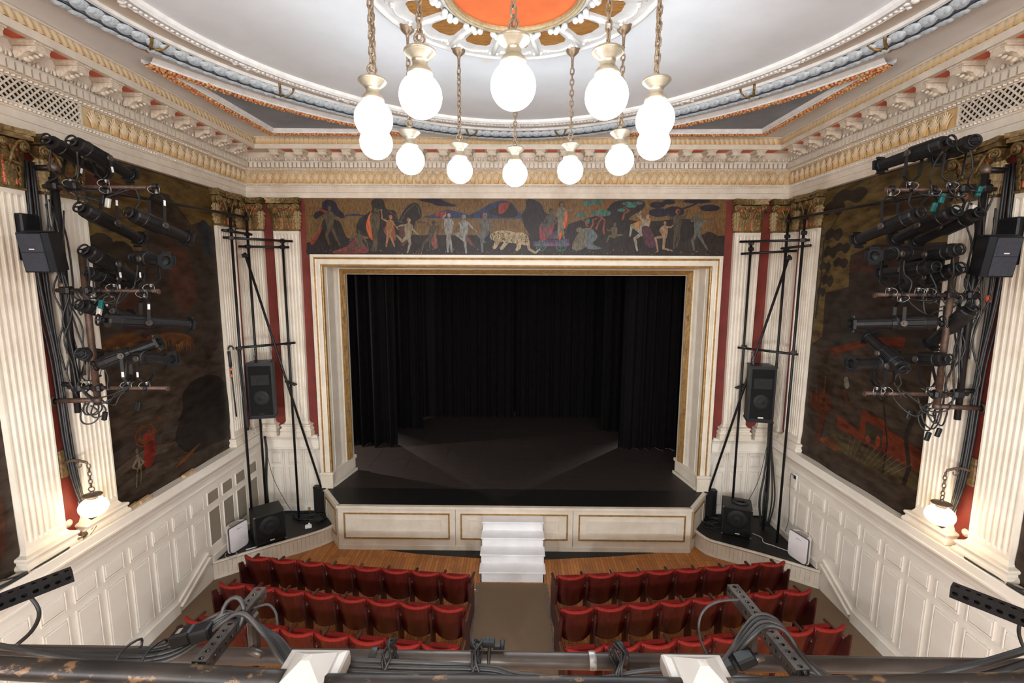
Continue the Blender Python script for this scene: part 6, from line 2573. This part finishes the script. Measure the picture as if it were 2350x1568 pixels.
# round floor ventilators under the seats
g0 = MB()
g0.lathe([(.0, .022), (.06, .022), (.062, .012), (.09, .012), (.092, .02), (.1, .016), (.105, 0)], n=24)
for k in range(16):
    a = 2 * PI * k / 16
    g0.beam((.062 * math.cos(a), .062 * math.sin(a), .02), (.094 * math.cos(a), .094 * math.sin(a), .02), .012, .01, 0)
VL = ['nearest the wall, left block', 'nearest the white post, left block', 'second from the aisle, left block', 'nearest the aisle, right block', 'second from the aisle, right block', 'farthest from the aisle, right block']
for k, (x, y) in enumerate(((-3.5, -3.42), (-2.48, -3.62), (-1.36, -3.66), (1.32, -3.64), (2.35, -3.60), (3.5, -3.48))):
    single('floor_vent', MB().add([(v[0] + x, v[1] + y, v[2]) for v in g0.v], g0.f, 0, False), 'black_metal', 'round black floor ventilator behind the middle row, ' + VL[k], 'floor vent', (x, y, 0), 'floor ventilators')

# ================================================================== BALCONY FRONT, CLOSE TO THE VIEWER
m = MB()
m.bb((-5.6, -9.0, 3.2), (5.6, -8.80, 4.10), 0)
struct('wall_balcony', m, 'cream', 'cream balcony parapet in front of the viewer')
m = MB()
m.bb((-5.6, YB, 3.1), (5.6, -8.8, 3.3), 0)
struct('floor_balcony', m, 'carpet', 'balcony floor under the viewer')
for nm, x in (('left', -.545), ('right', .555)):
    y = -8.69
    t = root('newel_post', f'{nm} white balcony post with a chipped square pyramid cap', 'post', (x, y, 4.05))
    g = MB()
    g.bb((x - .062, y - .062, 3.3), (x + .062, y + .062, 4.47), 0, .006)
    part('post', g, 'newel_white', t)
    g = MB()
    prof = [(.062, 4.44), (.087, 4.455), (.0885, 4.478), (.087, 4.497), (.082, 4.503), (.064, 4.506), (.061, 4.515), (.012, 4.552), (0.0005, 4.553)]
    g.sweep([[(x - a, y - a, z), (x + a, y - a, z), (x + a, y + a, z), (x - a, y + a, z)] for a, z in prof], 0, True)
    part('cap', g, 'newel_white', t)
for pts, lab in (([(-2.3, -8.725, 4.588), (-1.38, -8.72, 4.535), (-1.0, -8.72, 4.522), (-.60, -8.72, 4.505)], 'worn black and brown guard rail pipe, left of the left white post'),
                 ([(-.49, -8.715, 4.489), (0.0, -8.71, 4.488), (.03, -8.71, 4.482), (.06, -8.71, 4.488), (.50, -8.71, 4.487)], 'worn black guard rail pipe between the two white posts'),
                 ([(.61, -8.71, 4.487), (1.2, -8.70, 4.500), (1.7, -8.70, 4.516), (2.4, -8.69, 4.54)], 'worn dark guard rail pipe, right of the right white post')):
    g = MB()
    rope(g, pts, .028, 16, 8)
    single('guard_rail', g, 'patina_pipe', lab, 'rail', pts[1])
g = MB()
g.cyl((-2.4, -8.43, 4.32), (2.5, -8.40, 4.288), .026, n=16)
t = root('lighting_bar', 'long grey scaffold pipe running across just beyond the guard rail', 'pipe', (0, -8.41, 4.3))
part('pipe', g, 'worn_steel', t)
for x in (-.99, -.45, .3, .78):
    g = MB()
    g.lathe([(.027, -.012), (.029, -.008), (.029, .008), (.027, .012)], (x, -8.415, 4.308 - x * .0065), (1, 0, 0), 16)
    part('tape_band', g, 'steel' if x in (.3,) else 'rubber_grey', t)


# slotted square tubes reaching out over the hall
def slotted(p0, p1, w, label, mt='black_metal'):
    p0, p1 = Vector(p0), Vector(p1)
    d = (p1 - p0)
    L_ = d.length
    d.normalize()
    x = d.cross(Vector((0, 0, 1))).normalized()
    z = x.cross(d)
    t = root('slotted_tube', label, 'perforated bar', tuple(p0))
    pitch = w * .66
    n = int(L_ / pitch)
    g = MB()
    th = .003
    hr = w * .19
    for face in range(4):
        a, b = [(x, z), (z, -x), (-x, -z), (-z, x)][face]     # a along face, b outward
        for i in range(n):
            c = p0 + d * (pitch * (i + .5)) + b * (w / 2)
            N_ = 16
            inner = [c + (d * math.cos(2 * PI * k / N_) + a * math.sin(2 * PI * k / N_)) * hr for k in range(N_)]
            outer = []
            for k in range(N_):
                ca, sa = math.cos(2 * PI * k / N_), math.sin(2 * PI * k / N_)
                m_ = max(abs(ca), abs(sa))
                outer.append(c + d * (ca / m_ * pitch / 2) + a * (sa / m_ * w / 2))
            low = [p - b * th for p in inner]
            low2 = [p - b * th for p in outer]
            o = inner + outer + low + low2
            fs = []
            for k in range(N_):
                k2 = (k + 1) % N_
                fs += [(k, k2, N_ + k2, N_ + k), (2 * N_ + k, 2 * N_ + k2, k2, k), (2 * N_ + k, 3 * N_ + k, 3 * N_ + k2, 2 * N_ + k2)]
            g.add(o, fs, 0)
    part('tube', g, mt, t)
    return t


slotted((-1.86, -8.74, 4.53), (-1.535, -8.34, 4.555), .041, 'black slotted square tube at the far left edge of the balcony')
b2 = slotted((-.862, -8.675, 4.50), (-.858, -8.335, 4.505), .040, 'scratched steel slotted square tube poking out left of the left white post', 'tube_steel')
b3 = slotted((.842, -8.675, 4.50), (.812, -8.29, 4.50), .040, 'scratched steel slotted square tube poking out right of the right white post', 'tube_steel')
slotted((1.86, -8.72, 4.53), (1.545, -8.315, 4.53), .041, 'black slotted square tube at the far right edge of the balcony')
for t, x in ((b2, -.862), (b3, .84)):
    g = MB()
    g.box((x + .012 if x < 0 else x - .012, -8.43, 4.41), (.03, .04, .14), None, 0, .008)
    g.cyl((x + .012, -8.46, 4.37), (x + .06 if x < 0 else x - .04, -8.47, 4.36), .012, n=8)
    part('pipe_clamp', g, 'worn_steel', t)


def cable(name, pts, r, mt, lab, grp=None, n=8):
    g = MB()
    rope(g, pts, r, n, 7)
    return single(name, g, mt, lab, 'cable', tuple(pts[len(pts) // 2]), grp)


# cables sweeping down the left of the rail and gathered on the pipe
t = root('cable_bundle', 'thick grey cables sagging behind the left guard rail and tied to the pipe', 'cables', (-1.3, -8.55, 4.42))
rnd = random.Random(77)
for k in range(7):
    o = (k - 3) * .013
    P = [(-2.2, -8.60 + o, 4.66 - .016 * k), (-1.75, -8.58 + o, 4.575 - .02 * k), (-1.45, -8.57 + o, 4.49 - .012 * k), (-1.25, -8.56 + o, 4.445 - .006 * k), (-1.08, -8.55 + o, 4.43 + .004 * (k % 3)), (-.98, -8.53 + o, 4.455 + .006 * k), (-.90, -8.50 + .5 * o, 4.51 + .006 * (k % 4)), (-.83, -8.49 + .6 * o, 4.545 - .012 * k), (-.75, -8.50 + o, 4.49 - .012 * k), (-.66, -8.53 + o, 4.40 - .008 * k), (-.5, -8.56 + o, 4.36 - .004 * k)]
    g = MB()
    rope(g, P, .0068, 8, 6)
    part('cable', g, 'rubber_grey' if k % 3 == 0 else 'rubber', t)
g = MB()
for x in (-1.17, -1.09):
    g = MB()
    g.tube([(x + .004 * math.sin(k), -8.555 + .052 * math.cos(2 * PI * k / 14), 4.435 + .026 * math.sin(2 * PI * k / 14)) for k in range(14)], .004, 6, closed=True)
    part('tie', g, 'rubber', t)
g = MB()
g.tube([(-.87 + .035 * math.cos(2 * PI * k / 16), -8.50 + .02 * math.sin(2 * PI * k / 16), 4.53 + .045 * math.sin(2 * PI * k / 16)) for k in range(16)], .007, 6, closed=True)
g.tube(catmull([(-.90, -8.49, 4.54), (-.925, -8.52, 4.50), (-.915, -8.56, 4.44), (-.905, -8.6, 4.40)], 5), .008, 6)
part('tie', g, 'rubber_grey', t)
t = root('connector_box', 'dark blue-grey cable connector lying on the left cable bundle', 'connector', (-1.0, -8.53, 4.47))
Rm = Matrix.Rotation(R(-12), 3, 'Y') @ Matrix.Rotation(R(8), 3, 'Z')
g = MB()
g.box((-1.005, -8.54, 4.485), (.062, .05, .042), Rm, 0, .006)
part('plug_body', g, 'black_plastic', t)
g = MB()
g.box((-.945, -8.54, 4.497), (.058, .047, .040), Rm, 0, .005)
part('socket_body', g, 'black_plastic', t)
g = MB()
g.box((-1.012, -8.545, 4.507), (.012, .022, .002), Rm, 0)
part('marking', g, 'mesh_grey', t)

t = root('cable_bundle', 'black cables lying along the pipe between the two white posts', 'cables', (0, -8.50, 4.38))
for k in range(5):
    o = .014 * k
    P = [(-.50, -8.52 - o, 4.392 - .006 * k), (-.3, -8.52 - o, 4.386 - .006 * k), (-.05, -8.52 - o, 4.372 + .004 * (k % 2)), (.05, -8.53 - o, 4.36), (.28, -8.53 - o, 4.345 + .006 * k), (.47, -8.52 - o, 4.37 - .008 * k), (.64, -8.53 - o, 4.37 - .008 * k), (.9, -8.53 - o, 4.35 - .008 * k)]
    g = MB()
    rope(g, P, .0068, 8, 6)
    part('cable', g, 'rubber_grey' if k == 0 else 'rubber', t)
for x in (-.385, -.10, .36):
    g = MB()
    for q in range(3):
        a0 = rnd.uniform(0, 3)
        g.tube([(x + .012 * math.sin(2 * k + q) + .008 * q, -8.49 + .06 * math.cos(2 * PI * k / 12 + a0), 4.36 + (.05 + .008 * q) * math.sin(2 * PI * k / 12 + a0)) for k in range(12)], .0045, 5, closed=True)
    rope(g, [(x, -8.53, 4.36), (x - .03, -8.55, 4.33), (x - .05, -8.57, 4.35)], .0045, 5, 4)
    part('tie', g, 'rubber', t)

t = root('cable_bundle', 'loop of black cables draped over the slotted tube right of the right post', 'cables', (.8, -8.5, 4.5))
for k in range(4):
    o = .016 * k
    P = [(.60, -8.60, 4.405 - .006 * k), (.69, -8.55, 4.45 - .01 * k), (.76, -8.50 - o, 4.50 + .004 * k), (.82, -8.47 - o, 4.527), (.88, -8.47 - o, 4.51), (.93, -8.50 - o, 4.44), (1.0, -8.54 - o, 4.385), (1.08, -8.56 - o, 4.37)]
    g = MB()
    rope(g, P, .0068, 8, 6)
    part('cable', g, 'rubber_grey' if k % 2 == 0 else 'rubber', t)
t = root('connector_box', 'pair of black cable connectors beside the right slotted tube', 'connector', (.71, -8.56, 4.44))
Rm = Matrix.Rotation(R(-28), 3, 'Y')
for x, z in ((.675, 4.425), (.735, 4.457)):
    g = MB()
    g.box((x, -8.57, z), (.06, .045, .036), Rm, 0, .006)
    part('plug_body', g, 'black_plastic', t)
cable('swept_cable', [(.95, -8.50, 4.365), (1.08, -8.55, 4.365), (1.25, -8.56, 4.39), (1.45, -8.57, 4.455), (1.62, -8.58, 4.53), (1.8, -8.58, 4.585), (2.2, -8.6, 4.62)], .010, 'rubber', 'thick black cable sweeping up over the right guard rail, upper of two', None)
cable('swept_cable', [(.95, -8.53, 4.35), (1.08, -8.57, 4.352), (1.27, -8.58, 4.378), (1.46, -8.59, 4.437), (1.62, -8.60, 4.512), (1.8, -8.60, 4.568), (2.2, -8.62, 4.60)], .010, 'rubber', 'thick black cable sweeping up over the right guard rail, lower of two', None)
cable('safety_wire', [(-1.66, -8.42, 4.55), (-1.60, -8.43, 4.53), (-1.565, -8.44, 4.48), (-1.575, -8.46, 4.43), (-1.60, -8.50, 4.40)], .006, 'rubber_grey', 'grey wire rope hanging from the far left slotted tube')
cable('safety_wire', [(.82, -8.38, 4.515), (.72, -8.40, 4.52), (.66, -8.42, 4.49), (.645, -8.45, 4.43), (.67, -8.5, 4.38), (.70, -8.52, 4.36)], .0042, 'rubber_grey', 'grey wire rope looping left from the right slotted tube')
cable('safety_wire', [(1.70, -8.44, 4.52), (1.685, -8.45, 4.46), (1.70, -8.47, 4.40), (1.72, -8.5, 4.36)], .005, 'rubber_grey', 'grey wire rope hanging from the far right slotted tube')
cable('safety_wire', [(-.83, -8.46, 4.52), (-.79, -8.44, 4.52), (-.76, -8.45, 4.50), (-.745, -8.47, 4.47)], .0042, 'rubber_grey', 'grey wire rope end beside the left slotted tube')
# grip clamp on the pipe in the middle
t = root('bar_clamp', 'black toothed clamp gripping the pipe over the aisle carpet', 'clamp', (-.06, -8.40, 4.35))
g = MB()
g.box((-.06, -8.395, 4.350), (.05, .03, .016), None, 0, .003)
for k in range(9):
    g.box((-.08 + .005 * k, -8.395, 4.360), (.003, .03, .006), None, 0)
part('jaw', g, 'black_plastic', t)
g = MB()
for q in (-1, 1):
    g = MB()
    g.box((-.06 + .052 * q, -8.40, 4.349), (.014, .03, .022), None, 0, .003)
    g.beam((-.06 + .02 * q, -8.40, 4.343), (-.06 + .05 * q, -8.40, 4.343), .02, .012)
    part('arm', g, 'black_plastic', t)
g = MB()
g.tube([(-.053, -8.413 + .033 * math.cos(R(-20 + 220 * k / 10)), 4.308 + .036 * math.sin(R(-20 + 220 * k / 10))) for k in range(11)], .006, 6)
part('strap', g, 'worn_steel', t)
for x, lab in ((.40, 'black cable clip on the pipe just left of the right white post'), (.965, 'black cable clip on the pipe right of the right slotted tube')):
    g = MB()
    g.tube([(x + .004 * k - .02, -8.413 + .04 * math.cos(R(-30 + 250 * k / 10)), 4.315 + .05 * math.sin(R(-30 + 250 * k / 10))) for k in range(11)], .009, 6)
    g.box((x, -8.46, 4.36), (.02, .03, .05), Matrix.Rotation(R(20), 3, 'X'), 0, .005)
    single('cable_clip', g, 'black_plastic', lab, 'clip', (x, -8.41, 4.31))
